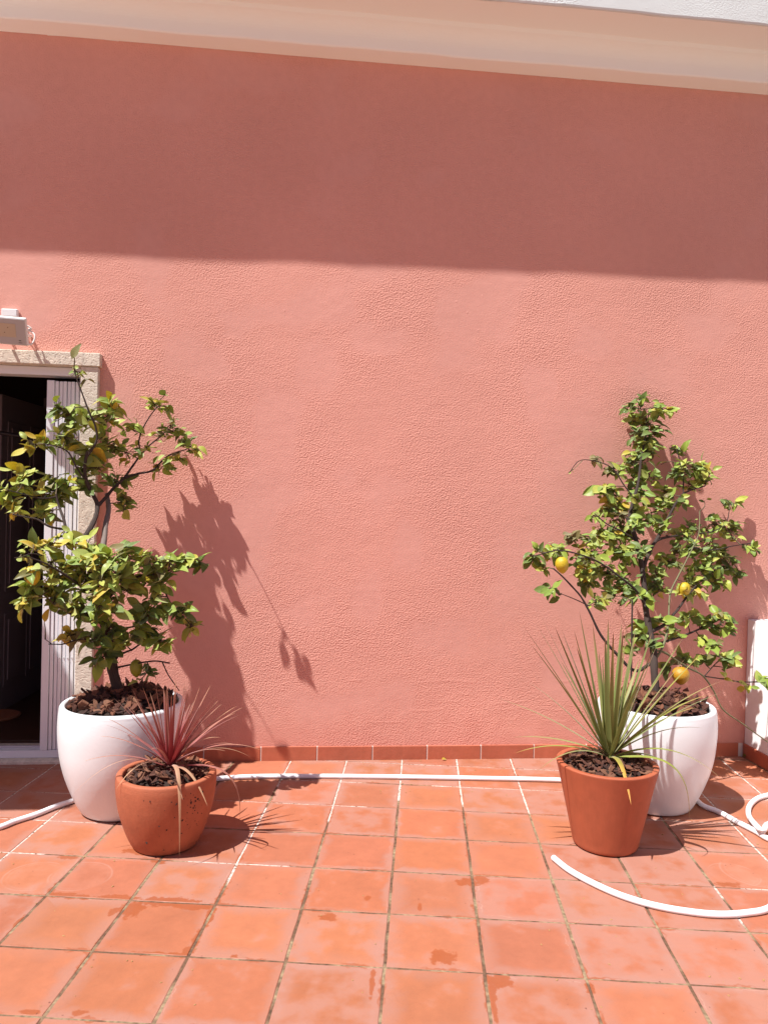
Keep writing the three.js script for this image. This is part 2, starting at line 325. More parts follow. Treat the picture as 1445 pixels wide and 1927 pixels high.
function tileGeo(c, r, rich) {
  const wc = Math.max(0, ...[whiteAt(c * TILE, (r + 0.5) * TILE)]), j = () => rr(-0.0009, 0.0009), gap = 0.0047;
  const gl = wc > 0.5 ? 0.0036 : gap, gr = whiteAt((c + 1) * TILE, (r + 0.5) * TILE) > 0.5 ? 0.0036 : gap, gf = whiteAt((c + 0.5) * TILE, r * TILE) > 0.5 ? 0.003 : 0.004, gb = whiteAt((c + 0.5) * TILE, (r + 1) * TILE) > 0.5 ? 0.003 : 0.004;
  const x0 = c * TILE + gl, x1 = (c + 1) * TILE - gr, z0 = r * TILE + gf, z1 = (r + 1) * TILE - gb;
  let poly = [];
  const N = rich ? 7 : 1, wav = rich ? 0.0011 : 0;
  const corners = [[x0 + j(), z0 + j()], [x0 + j(), z1 + j()], [x1 + j(), z1 + j()], [x1 + j(), z0 + j()]];
  for (let k = 0; k < 4; k++) for (let i = 0; i < N; i++) { const a = corners[k], b = corners[(k + 1) % 4], t = i / N; poly.push([lerp(a[0], b[0], t) + (i ? rr(-wav, wav) : 0), lerp(a[1], b[1], t) + (i ? rr(-wav, wav) : 0)]); }
  poly = clip(poly, 0, 1, 0.013);
  if (poly.length > 2) poly = clip(poly, -1, 0, -1.958);
  if (poly.length < 3) return null;
  let area = 0; for (let i = 0; i < poly.length; i++) { const a = poly[i], b = poly[(i + 1) % poly.length]; area += a[0] * b[1] - b[0] * a[1]; }
  if (Math.abs(area) < 0.0006) return null;
  const cx = poly.reduce((s, p) => s + p[0], 0) / poly.length, cz = poly.reduce((s, p) => s + p[1], 0) / poly.length, n = poly.length;
  const ty = rr(-0.0008, 0.0006), tx = rr(-0.003, 0.003), tz = rr(-0.003, 0.003), Y = (x, z) => ty + (x - cx) * tx + (z - cz) * tz;
  const pos = [], idx = [], ring = (s, y) => { for (const [x, z] of poly) { const l = Math.hypot(x - cx, z - cz), k = (l - s) / l, X = cx + (x - cx) * k, Z = cz + (z - cz) * k; pos.push(X, Y(X, Z) + y, Z); } };
  ring(0, -0.012); ring(0, -0.0016); ring(0.0022, 0); pos.push(cx, Y(cx, cz), cz);
  const w = area < 0 ? 1 : -1, tri = (a, b, c2) => (w > 0 ? idx.push(a, b, c2) : idx.push(a, c2, b));
  for (let i = 0; i < n; i++) { const k = (i + 1) % n; for (const q of [0, n]) { tri(q + i, q + k, q + n + i); tri(q + n + i, q + k, q + n + k); } tri(2 * n + i, 2 * n + k, 3 * n); }
  const g = new THREE.BufferGeometry(); g.setAttribute('position', new THREE.Float32BufferAttribute(pos, 3)); g.setIndex(idx);
  const flat = g.toNonIndexed(); flat.computeVertexNormals();
  return uvFloor(flat);
}
{
  const far = [];
  for (let r = -2; r < 31; r++) for (let c = -16; c < 10; c++) {
    const [wx, wz] = toWorld((c + 0.5) * TILE, (r + 0.5) * TILE);
    if (wz < -0.35 || wx > 2.3 || wx < -4.4 || wz > 9) continue;
    const v = V(wx, 0, wz).project(camera), near = wz < 3.4 && Math.abs(v.x) < 1.22 && v.y > -1.3 && wz > -0.3;
    const g = tileGeo(c, r, near);
    if (!g) continue;
    if (near) part('tile', g, M.tile, floor); else far.push(g);
  }
  const o = part('tiles', mergeGeometries(far), M.tile, floor); o.userData.kind = 'stuff';
}

// ---------------------------------------------------------------- the house wall
const DOOR = { x0: -2.78, x1: -1.7, top: 2.12 };
const house = thing('house_wall', 'tall salmon pink stuccoed wall, its upper half in the shade of a pale cornice', 'wall');
{
  const s = new THREE.Shape([[-4.2, -0.2], [DOOR.x0, -0.2], [DOOR.x0, DOOR.top], [DOOR.x1, DOOR.top], [DOOR.x1, -0.2], [4.2, -0.2], [4.2, 3.9], [-4.2, 3.9]].map((p) => new THREE.Vector2(...p)));
  const g = new THREE.ExtrudeGeometry(s, { depth: 0.28, bevelEnabled: false }); g.translate(0, 0, -0.28);
  part('wall_face', g, M.wall, house);
  // cornice: lip, cove, soffit, then the fascia, all with a slightly uneven run
  const prof = [[0, 3.803], [0.094, 3.812], [0.1, 3.818]];
  for (let i = 0; i <= 8; i++) { const a = (i / 8) * 1.2; prof.push([0.101 + 0.085 * (1 - Math.cos(a)), 3.86 + 0.085 * Math.sin(a)]); }
  prof.push([0.162, 3.951], [0.166, 3.957], [0.332, 3.976]);
  const loft = (pts, x0, x1, nx) => {
    const pos = [], uv = [], idx = [], m = pts.length;
    for (let i = 0; i <= nx; i++) for (let k = 0; k < m; k++) {
      const x = lerp(x0, x1, i / nx), w = k ? fbm(x * 1.4 + 3, k * 0.02 + 5, 3) * 0.02 : fbm(x * 1.1, 1.5, 2) * 0.008;
      pos.push(x, pts[k][1] + w * 0.55, pts[k][0] * (1 - 0.012 * x) + (k ? w * 0.6 : 0)); uv.push(x, pts[k][1] + pts[k][0]);
    }
    for (let i = 0; i < nx; i++) for (let k = 0; k < m - 1; k++) { const a = i * m + k, b = a + m; idx.push(a, b, a + 1, a + 1, b, b + 1); }
    const q = new THREE.BufferGeometry(); q.setAttribute('position', new THREE.Float32BufferAttribute(pos, 3)); q.setAttribute('uv', new THREE.Float32BufferAttribute(uv, 2)); q.setIndex(idx);
    const f = q.toNonIndexed(); f.computeVertexNormals();
    return f;
  };
  // thick pieces: each profile is closed at the back
  part('cornice', loft([...prof, [0.325, 3.99], [0.12, 4.05], [0, 4.05], [0, 3.803]].map((p) => [p[0] + 0.001, p[1]]), -4.2, 4.2, 150), M.cornice, house);
  part('fascia', loft([[0.327, 3.973], [0.338, 3.971], [0.342, 3.98], [0.344, 4.65], [0.33, 4.66], [0.02, 4.66], [0.02, 4.052], [0.326, 3.992], [0.327, 3.973]], -4.2, 4.2, 150), M.fascia, house);
  // skirting: clay pieces with pale joints
  part('skirting_joint', box(-1.64, 1.972, -0.01, 0.0735, 0.0006, 0.009, 0.001), M.skirtGrout, house);
  for (let k = -5; k < 8; k++) {
    const x0 = Math.max(-1.642, -0.166 + (k - 1) * 0.302 + 0.0025), x1 = Math.min(1.966, -0.166 + k * 0.302 - 0.0025);
    if (x1 - x0 > 0.03) part('skirting_tile', box(x0, x1, -0.01, 0.0755 + rr(-0.0012, 0.0012), 0.0005, 0.0112 + rr(0, 0.001), 0.004), M.skirt[Math.floor(rnd() * 3)], house);
  }
  // flat canopy to the left, beyond the picture: its corner throws the shade by the doorway
  part('canopy', box(-4.2, -3.01, 2.92, 3.0, 0.002, 1.41, 0.006), M.white, house);
  // room behind the doorway
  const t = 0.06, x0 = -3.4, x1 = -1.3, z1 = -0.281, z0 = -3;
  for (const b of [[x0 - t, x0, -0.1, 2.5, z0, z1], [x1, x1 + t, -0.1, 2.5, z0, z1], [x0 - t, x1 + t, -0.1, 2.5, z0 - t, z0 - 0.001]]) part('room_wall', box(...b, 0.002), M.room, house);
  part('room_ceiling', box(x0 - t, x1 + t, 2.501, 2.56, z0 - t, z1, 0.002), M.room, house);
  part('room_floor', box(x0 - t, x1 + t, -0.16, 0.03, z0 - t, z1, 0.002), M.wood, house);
}
const parapet = thing('parapet_wall', 'low white stuccoed wall standing at right angles beside the corner pot', 'low wall', [1.985, 0, 0]);
{
  part('wall_face', box(0, 0.16, -0.2, 0.79, 0.001, 6, 0.006), M.white, parapet);
  part('skirting_joint', box(-0.009, 0.001, -0.01, 0.0735, 0.012, 5.5, 0.001), M.skirtGrout, parapet);
  for (let k = 0; k < 6; k++) part('skirting_tile', box(-0.0118, 0.001, -0.01, 0.0755, 0.013 + k * 0.302, 0.313 + k * 0.302 - 0.005, 0.004), M.skirt[k % 3], parapet);
}

// ---------------------------------------------------------------- doorway
{
  const f = thing('door_frame', 'weathered pale limestone frame around the open doorway, with a straight lintel', 'door frame', [-2.25, 0, 0]);
  part('lintel', box(-0.62, 0.607, 2.083, 2.153, -0.1, 0.04, 0.005), M.stone, f);
  part('jamb', box(0.509, 0.597, 0.017, 2.082, -0.1, 0.031, 0.005), M.stone, f);
  part('jamb', box(-0.61, -0.522, 0.017, 2.082, -0.1, 0.031, 0.005), M.stone, f);
  part('sill', box(-0.62, 0.607, -0.02, 0.016, -0.28, 0.028, 0.006), M.stone, f);
}
{
  const d = thing('folding_door', 'white folding slatted door pushed aside in the stone doorway', 'folding door', [-1.93, 0, -0.02]);
  part('head_rail', box(-0.84, 0.186, 2.037, 2.081, -0.09, 0, 0.002), M.pvc, d);
  part('bottom_rail', box(-0.84, 0.186, 0.0175, 0.056, -0.09, 0, 0.002), M.pvc, d);
  part('track', box(-0.84, -0.01, 0.0565, 0.066, -0.062, -0.05, 0.001), M.pvcDark, d);
  part('end_post', box(0.003, 0.041, 0.0565, 2.012, -0.085, 0.001, 0.003), M.pvc, d);
  part('side_rail', box(0.166, 0.187, 0.0565, 2.036, -0.085, -0.012, 0.002), M.pvc, d);
  for (let k = 0; k < 6; k++) {
    const x = 0.0435 + k * 0.0205;
    const s = part('slat', box(x, x + 0.0175, 0.058, 2.009, -0.08, -0.004 - (k % 2) * 0.004, 0.003), M.pvc, d);
    if (k > 1) { const g = new THREE.CylinderGeometry(0.0035, 0.0035, 0.004, 10); g.rotateX(Math.PI / 2); part('rivet', g, M.pvcDark, s, [x + 0.009, 0.545, -0.003 - (k % 2) * 0.004]); }
    part('groove', box(x + 0.0178, x + 0.0202, 0.06, 2.007, -0.08, -0.03, 0.0005), M.pvcDark, d);
  }
}
{
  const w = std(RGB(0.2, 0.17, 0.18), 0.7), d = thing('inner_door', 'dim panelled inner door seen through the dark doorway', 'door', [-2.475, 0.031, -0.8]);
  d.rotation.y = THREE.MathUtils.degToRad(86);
  const W = 0.72;
  part('door_leaf', box(0, W, 0, 2.0, -0.02, 0.02, 0.003), w, d);
  for (const [y0, y1] of [[0.15, 0.62], [0.76, 1.84]]) for (const [x0, x1] of [[0.08, 0.33], [0.4, 0.65]]) {
    const p = part('panel', box(x0, x1, y0, y1, 0.0205, 0.026, 0.003), w, d);
    part('moulding', box(x0 + 0.04, x1 - 0.04, y0 + 0.04, y1 - 0.04, 0.0262, 0.034, 0.004), w, p);
  }
  part('door_casing', box(W + 0.005, W + 0.1, 0, 2.08, -0.03, 0.03, 0.004), w, d);
  part('knob', new THREE.SphereGeometry(0.026, 16, 12), std(RGB(0.3, 0.27, 0.24), 0.35, { metalness: 0.6 }), d, [0.66, 0.93, 0.06]);
  part('knob_stem', new THREE.CylinderGeometry(0.009, 0.009, 0.05, 10).rotateX(Math.PI / 2), std(RGB(0.3, 0.27, 0.24), 0.35, { metalness: 0.6 }), d, [0.66, 0.93, 0.04]);
}
{
  const a = at(-60, 805, -0.5), b = at(42, 821, -0.5), r = thing('rod', 'dark horizontal rod crossing the open doorway indoors', 'rod', a.toArray());
  part('bar', tube([V(0, 0, 0), b.clone().sub(a)], 0.011, 4, 12), std(RGB(0.012, 0.01, 0.01), 0.5), r);
  part('end_cap', new THREE.SphereGeometry(0.018, 14, 10), std(RGB(0.014, 0.01, 0.01), 0.5), r, b.clone().sub(a).toArray());
  const c = at(4, 1343, -0.75), m = thing('rug', 'small oval brown rug on the dark wooden floor inside the doorway', 'rug', [c.x - 0.03, 0.0315, c.z]);
  const g = new THREE.CylinderGeometry(0.13, 0.135, 0.014, 40); g.scale(1, 1, 0.9); g.translate(0, 0.007, 0);
  part('pile', g, std(RGB(0.3, 0.1, 0.04), 0.95, { bumpMap: fineBump, bumpScale: 0.002 }), m);
  const e = new THREE.TorusGeometry(0.132, 0.008, 8, 48); e.rotateX(Math.PI / 2); e.scale(1, 1, 0.9); e.translate(0, 0.008, 0);
  part('border', e, std(RGB(0.22, 0.09, 0.04), 0.95), m);
}

// ---------------------------------------------------------------- floodlight and junction box over the door
{
  const p = at(15, 623, 0.15), f = thing('floodlight', 'grey square floodlight with a pale lamp window, tilted down above the doorway', 'floodlight', p.toArray());
  const head = new THREE.Group(); f.rotation.set(THREE.MathUtils.degToRad(27), THREE.MathUtils.degToRad(4), THREE.MathUtils.degToRad(-3.5));
  const al = std(RGB(0.42, 0.42, 0.43), 0.45, { metalness: 0.1 }), edge = std(RGB(0.7, 0.7, 0.7), 0.4);
  part('housing', box(-0.09, 0.09, -0.07, 0.07, -0.026, 0, 0.006), edge, f);
  part('glass_panel', box(-0.084, 0.084, -0.064, 0.064, 0.0005, 0.003, 0.001), al, f);
  const lens = part('lamp_window', box(-0.046, 0.04, -0.028, 0.04, 0.0033, 0.0048, 0.001), std(RGB(0.5, 0.42, 0.31), 0.5), f);
  for (const [x, y] of [[0.004, 0.02], [-0.013, -0.006]]) part('lamp_chip', box(x - 0.0022, x + 0.0022, y - 0.0022, y + 0.0022, 0.005, 0.0058, 0.0004), std(RGB(0.15, 0.1, 0.06), 0.5), lens);
  part('logo_mark', box(0.05, 0.061, -0.0455, -0.0415, 0.0033, 0.0037, 0.0001), std(RGB(0.05, 0.05, 0.05), 0.6), f);
  part('logo_mark', box(0.049, 0.066, -0.0555, -0.052, 0.0033, 0.0037, 0.0001), std(RGB(0.16, 0.15, 0.15), 0.6), f);
  for (let k = 0; k < 6; k++) part('cooling_fin', box(-0.065 + k * 0.024, -0.061 + k * 0.024, -0.05, 0.05, -0.042, -0.0262, 0.001), al, f);
  // bracket and cable are modelled in the lamp's own tilted axes
  f.updateMatrixWorld(true);
  const L = (v) => f.worldToLocal(v.clone());
  const wh = std(RGB(0.8, 0.78, 0.76), 0.4);
  part('bracket', tube([L(V(p.x - 0.05, p.y + 0.01, 0.004)), L(V(p.x - 0.05, p.y + 0.005, 0.07)), L(V(p.x - 0.05, p.y + 0.012, 0.115))], 0.008, 10, 8), wh, f);
  part('bracket', tube([L(V(p.x + 0.06, p.y + 0.01, 0.004)), L(V(p.x + 0.06, p.y + 0.005, 0.07)), L(V(p.x + 0.06, p.y + 0.012, 0.115))], 0.008, 10, 8), wh, f);
  part('cable', tube([at(40, 618, 0.1), at(51, 613, 0.09), at(60, 619, 0.085), at(53, 622, 0.08), at(60, 624, 0.08), at(66, 631, 0.085), at(65, 640, 0.09), at(59, 648, 0.1), at(46, 648, 0.11)].map(L), 0.0042, 50, 8), wh, f);
  part('cable', tube([at(30, 597, 0.02), at(36, 606, 0.03), at(50, 612, 0.06), at(57, 617, 0.07), at(46, 625, 0.1)].map(L), 0.0036, 30, 8), wh, f);
}
{
  const a = at(19, 589, 0.02), j = thing('junction_box', 'small white junction box fixed to the pink wall above the floodlight', 'junction box', [a.x, a.y, 0]);
  part('housing', box(-0.041, 0.041, -0.021, 0.021, 0.001, 0.026, 0.006), std(RGB(0.8, 0.79, 0.79), 0.45), j);
  part('lid', box(-0.038, 0.038, -0.018, 0.018, 0.0262, 0.031, 0.005), std(RGB(0.8, 0.79, 0.79), 0.45), j);
}

// ---------------------------------------------------------------- pots
const lathe = (pts, seg = 96) => {
  const g = new THREE.LatheGeometry(new THREE.SplineCurve(pts.map((p) => new THREE.Vector2(...p))).getPoints(pts.length * 7), seg);
  const uv = g.attributes.uv; for (let i = 0; i < uv.count; i++) uv.setXY(i, uv.getX(i) * 3, uv.getY(i) * 1.2);
  return g;
};
const tilted = (g, a) => { g.rotateY(a); return g; };
function whitePot(label, x, z) {
  const p = thing('flower_pot', label, 'flower pot', [x, 0, z]);
  part('body', lathe([[0.001, 0.003], [0.13, 0.003], [0.158, 0.004], [0.172, 0.012], [0.196, 0.055], [0.222, 0.115], [0.246, 0.185], [0.262, 0.255], [0.2705, 0.33], [0.273, 0.39], [0.271, 0.44], [0.268, 0.465]]), M.glaze, p);
  part('rim', lathe([[0.268, 0.465], [0.2665, 0.474], [0.262, 0.481], [0.254, 0.4845], [0.246, 0.482], [0.241, 0.475], [0.239, 0.462], [0.239, 0.42], [0.24, 0.36]]), M.glaze, p);
  return p;
}
const WL = [-1.356, 0.612], WR = [1.128, 0.66], TL = [-1.093, 0.976], TR = [0.721, 1.072];
whitePot('tall rounded white glazed pot beside the doorway, behind the small terracotta pot', ...WL);
whitePot('tall rounded white glazed pot in the right corner near the low white wall', ...WR);
{
  const p = thing('flower_pot', 'small bulging terracotta pot with dark splashes, holding the red spiky plant', 'flower pot', [TL[0], 0, TL[1]]);
  part('body', lathe([[0.001, 0.003], [0.1, 0.003], [0.124, 0.004], [0.132, 0.01], [0.152, 0.05], [0.172, 0.105], [0.187, 0.16], [0.1955, 0.215], [0.1985, 0.258], [0.197, 0.28]]), M.clayLeft, p);
  part('rim', lathe([[0.197, 0.28], [0.195, 0.288], [0.19, 0.2915], [0.176, 0.292], [0.17, 0.288], [0.168, 0.278], [0.167, 0.25], [0.165, 0.19]]), M.clayLeft, p);
  // dried splashes of soil: thin flecks lying on the clay
  const flecks = [], Rat = (y) => new THREE.SplineCurve([[0.132, 0.01], [0.152, 0.05], [0.172, 0.105], [0.187, 0.16], [0.1955, 0.215], [0.1985, 0.258], [0.197, 0.28]].map((q) => new THREE.Vector2(...q))).getPoints(60).reduce((b, q) => (Math.abs(q.y - y) < Math.abs(b.y - y) ? q : b)).x;
  for (let k = 0; k < 52; k++) {
    const right = rnd() < 0.72, a = right ? 0.62 + (rnd() + rnd() - 1) * 0.42 : rr(-0.9, 0.9), y = right ? 0.06 + 0.2 * Math.pow(rnd(), 0.6) : rr(0.02, 0.26), r = Rat(y), s = (right ? 0.0014 : 0.0009) + 0.0032 * Math.pow(rnd(), 3);
    const g = new THREE.IcosahedronGeometry(s, 1); g.scale(rr(0.8, 1.5), rr(1, 2.8), 0.18); g.rotateZ(rr(-0.5, 0.5)); g.rotateX(-0.25); g.rotateY(a + 0.06); g.translate(Math.sin(a + 0.06) * r, y, Math.cos(a + 0.06) * r);
    flecks.push(g);
  }
  const o = part('soil_splash', mergeGeometries(flecks), std(RGB(0.035, 0.016, 0.012), 0.8), p); o.userData.kind = 'stuff';
}
{
  const p = thing('flower_pot', 'straight-sided conical terracotta pot holding the green spiky plant', 'flower pot', [TR[0], 0, TR[1]]);
  part('body', lathe([[0.001, 0.003], [0.1, 0.003], [0.124, 0.004], [0.1325, 0.011], [0.141, 0.05], [0.1655, 0.16], [0.187, 0.255], [0.2065, 0.336]]), M.clayRight, p);
  part('rim', lathe([[0.2065, 0.336], [0.207, 0.341], [0.2035, 0.3445], [0.187, 0.3445], [0.183, 0.341], [0.181, 0.33], [0.178, 0.29], [0.172, 0.24]]), M.clayRight, p);
}

// ---------------------------------------------------------------- bark mulch
const chipMats = [RGB(0.14, 0.047, 0.025), RGB(0.085, 0.029, 0.017), RGB(0.185, 0.068, 0.034), RGB(0.045, 0.018, 0.013), RGB(0.205, 0.09, 0.05), RGB(0.105, 0.04, 0.025)].map((c) => std(c, 0.85, { bumpMap: fineBump, bumpScale: 0.003 }));
const chipGeos = Array.from({ length: 14 }, () => {
  const CURL = rr(-0.6, 0.9);                    // a flake of bark: uneven outline, two bevelled faces
  const n = 6, pos = [], idx = [], L = rr(0.85, 1.3), Wd = rr(0.35, 0.75), T = rr(0.06, 0.13), out = [];
  for (let i = 0; i < n; i++) { const a = (i / n) * 6.283 + rr(-0.4, 0.4), k = rr(0.68, 1.2); out.push([Math.cos(a) * L * 0.5 * k, Math.sin(a) * Wd * 0.5 * k]); }
  for (const [s, y] of [[0.9, -0.5], [1, -0.2], [0.98, 0.3], [0.85, 0.5]]) for (const [x, z] of out) pos.push(x * s, (y + rr(-0.3, 0.3)) * T + (x * x * 0.5 - x * z * 0.6) * CURL, z * s);
  pos.push(0, -0.5 * T, 0, 0, 0.55 * T, 0);
  for (let i = 0; i < n; i++) { const k = (i + 1) % n; for (const q of [0, n, 2 * n]) idx.push(q + i, q + n + i, q + k, q + n + i, q + n + k, q + k); idx.push(i, k, 4 * n, 3 * n + k, 3 * n + i, 4 * n + 1); }
  const g = new THREE.BufferGeometry(); g.setAttribute('position', new THREE.Float32BufferAttribute(pos, 3)); g.setIndex(idx);
  const f = g.toNonIndexed(); f.computeVertexNormals();
  const uv = new Float32Array(f.attributes.position.count * 2); for (let i = 0; i < f.attributes.position.count; i++) { uv[i * 2] = f.attributes.position.getX(i) * 0.4; uv[i * 2 + 1] = f.attributes.position.getZ(i) * 1.6; }
  f.setAttribute('uv', new THREE.BufferAttribute(uv, 2));
  return f;
});
function mulch(label, [x, z], R, y, rise, n, size) {
  const m = thing('bark_mulch', label, 'mulch', [x, y, z], 'mulch');
  delete m.userData.group;
  const dome = (r) => rise * (1 - (r / R) ** 3);
  part('soil', lathe([[0.0005, dome(0) - 0.008], [R * 0.4, dome(R * 0.4) - 0.008], [R * 0.75, dome(R * 0.75) - 0.008], [R * 0.985, -0.01]], 48), M.soil, m);
  for (let k = 0; k < n; k++) {
    const r = R * 0.95 * Math.sqrt((k + 0.5) / n), a = k * 2.39996 + rr(-0.4, 0.4), s = size * (rnd() < 0.15 ? rr(1.3, 1.75) : rr(0.5, 1.25));
    const c = part('bark_chip', chipGeos[Math.floor(rnd() * 14)], chipMats[Math.floor(rnd() * 6)], m, [Math.cos(a) * r, dome(r) + rr(-0.004, 0.014), Math.sin(a) * r], [rr(-0.9, 0.9), rr(0, 6.28), rr(-0.9, 0.9)]);
    c.scale.set(s, s * rr(0.8, 1.5), s);
    if (r > R * 0.86) c.position.multiplyScalar(0.985);
  }
}
mulch('reddish bark chips heaped around the tree trunk in the white pot beside the doorway', WL, 0.242, 0.468, 0.055, 290, 0.054);
mulch('reddish bark chips heaped in the white pot in the right corner', WR, 0.242, 0.462, 0.055, 290, 0.052);
mulch('greyish brown bark chips filling the small bulging terracotta pot', TL, 0.166, 0.272, 0.024, 190, 0.042);
mulch('reddish brown bark chips filling the conical terracotta pot', TR, 0.181, 0.325, 0.022, 210, 0.042);

// ---------------------------------------------------------------- lemon trees
const leafMat = (r, g, b) => new THREE.MeshPhysicalMaterial({ color: RGB(r, g, b), roughness: 0.93, transmission: 0.27, thickness: 0, clearcoat: 0.4, clearcoatRoughness: 0.38, side: THREE.DoubleSide, bumpMap: fineBump, bumpScale: 0.001 });
const LEAF = {
  dark: [leafMat(0.11, 0.175, 0.02), leafMat(0.13, 0.195, 0.024)],
  mid: [leafMat(0.23, 0.325, 0.026), leafMat(0.27, 0.36, 0.03), leafMat(0.2, 0.3, 0.036)],
  lime: [leafMat(0.37, 0.42, 0.045), leafMat(0.42, 0.45, 0.06), leafMat(0.33, 0.4, 0.075)],
  olive: [leafMat(0.16, 0.15, 0.03), leafMat(0.2, 0.17, 0.05)],
  yellow: [leafMat(0.5, 0.4, 0.014), leafMat(0.44, 0.38, 0.03), leafMat(0.52, 0.37, 0.02)],
};
function leafGeo(curl, fold, twist, wmax) {                           // along +Y, unit length, folded about the midrib, tip curled
  const n = 8, pos = [], uv = [], idx = [];
  for (let i = 0; i <= n; i++) {
    const t = i / n, w = i === 0 ? 0.012 : i === n ? 0.004 : wmax * Math.pow(Math.sin(Math.PI * Math.pow(t, 0.86)), 0.8) * (1 - 0.2 * t), b = curl * t * t, a = twist * t;
    const y = t * (1 - 0.22 * Math.abs(curl) * t), z = -b * 0.5;
    for (const s of [-1, -0.5, 0, 0.5, 1]) {
      const x0 = s * w, z0 = Math.abs(s) * w * fold + (Math.abs(s) === 1 ? Math.sin(t * 9 + s) * 0.012 : 0);
      pos.push(x0 * Math.cos(a) - z0 * Math.sin(a), y, z + x0 * Math.sin(a) + z0 * Math.cos(a)); uv.push(s * 0.5 + 0.5, t);
    }
  }
  for (let i = 0; i < n; i++) for (let k = 0; k < 4; k++) { const a = i * 5 + k, b = a + 5; idx.push(a, a + 1, b, b, a + 1, b + 1); }
  const g = new THREE.BufferGeometry(); g.setAttribute('position', new THREE.Float32BufferAttribute(pos, 3)); g.setAttribute('uv', new THREE.Float32BufferAttribute(uv, 2)); g.setIndex(idx); g.computeVertexNormals();
  return g;
}
const leafGeos = [[0.35, 0.25, 0.1, 0.27], [0.8, 0.4, -0.3, 0.25], [-0.25, 0.2, 0.25, 0.29], [0.55, 0.55, 0.5, 0.26], [1.15, 0.35, 0.15, 0.24], [0.1, 0.3, -0.5, 0.28]].map((a) => leafGeo(...a));
const barkBump = tex(256, 256, false, (i, j, o) => { o[0] = 0.5 + fbm(i / 12, j / 40, 4) * 0.8; });
const BARK = std(RGB(0.055, 0.037, 0.03), 0.9, { bumpMap: barkBump, bumpScale: 0.004 }), BARKGREY = std(RGB(0.2, 0.16, 0.14), 0.9, { bumpMap: barkBump, bumpScale: 0.003 });
const TWIG = std(RGB(0.1, 0.075, 0.04), 0.85), TWIGGREEN = std(RGB(0.15, 0.15, 0.07), 0.75);
function lemonGeo(r, l) {
  const g = new THREE.LatheGeometry([[0.0005, -l * 1.14], [0.1 * r, -l * 1.12], [0.22 * r, -l * 1.04], [0.5 * r, -l * 0.88], [0.82 * r, -l * 0.55], [0.98 * r, -l * 0.15], [r, l * 0.1], [0.93 * r, l * 0.45], [0.72 * r, l * 0.75], [0.4 * r, l * 0.94], [0.12 * r, l], [0.0005, l]].map((p) => new THREE.Vector2(...p)), 28);
  return g;
}
const peelBump = tex(256, 256, false, (i, j, o) => { o[0] = 0.5 + pn(i / 5, j / 5) * 0.5; });

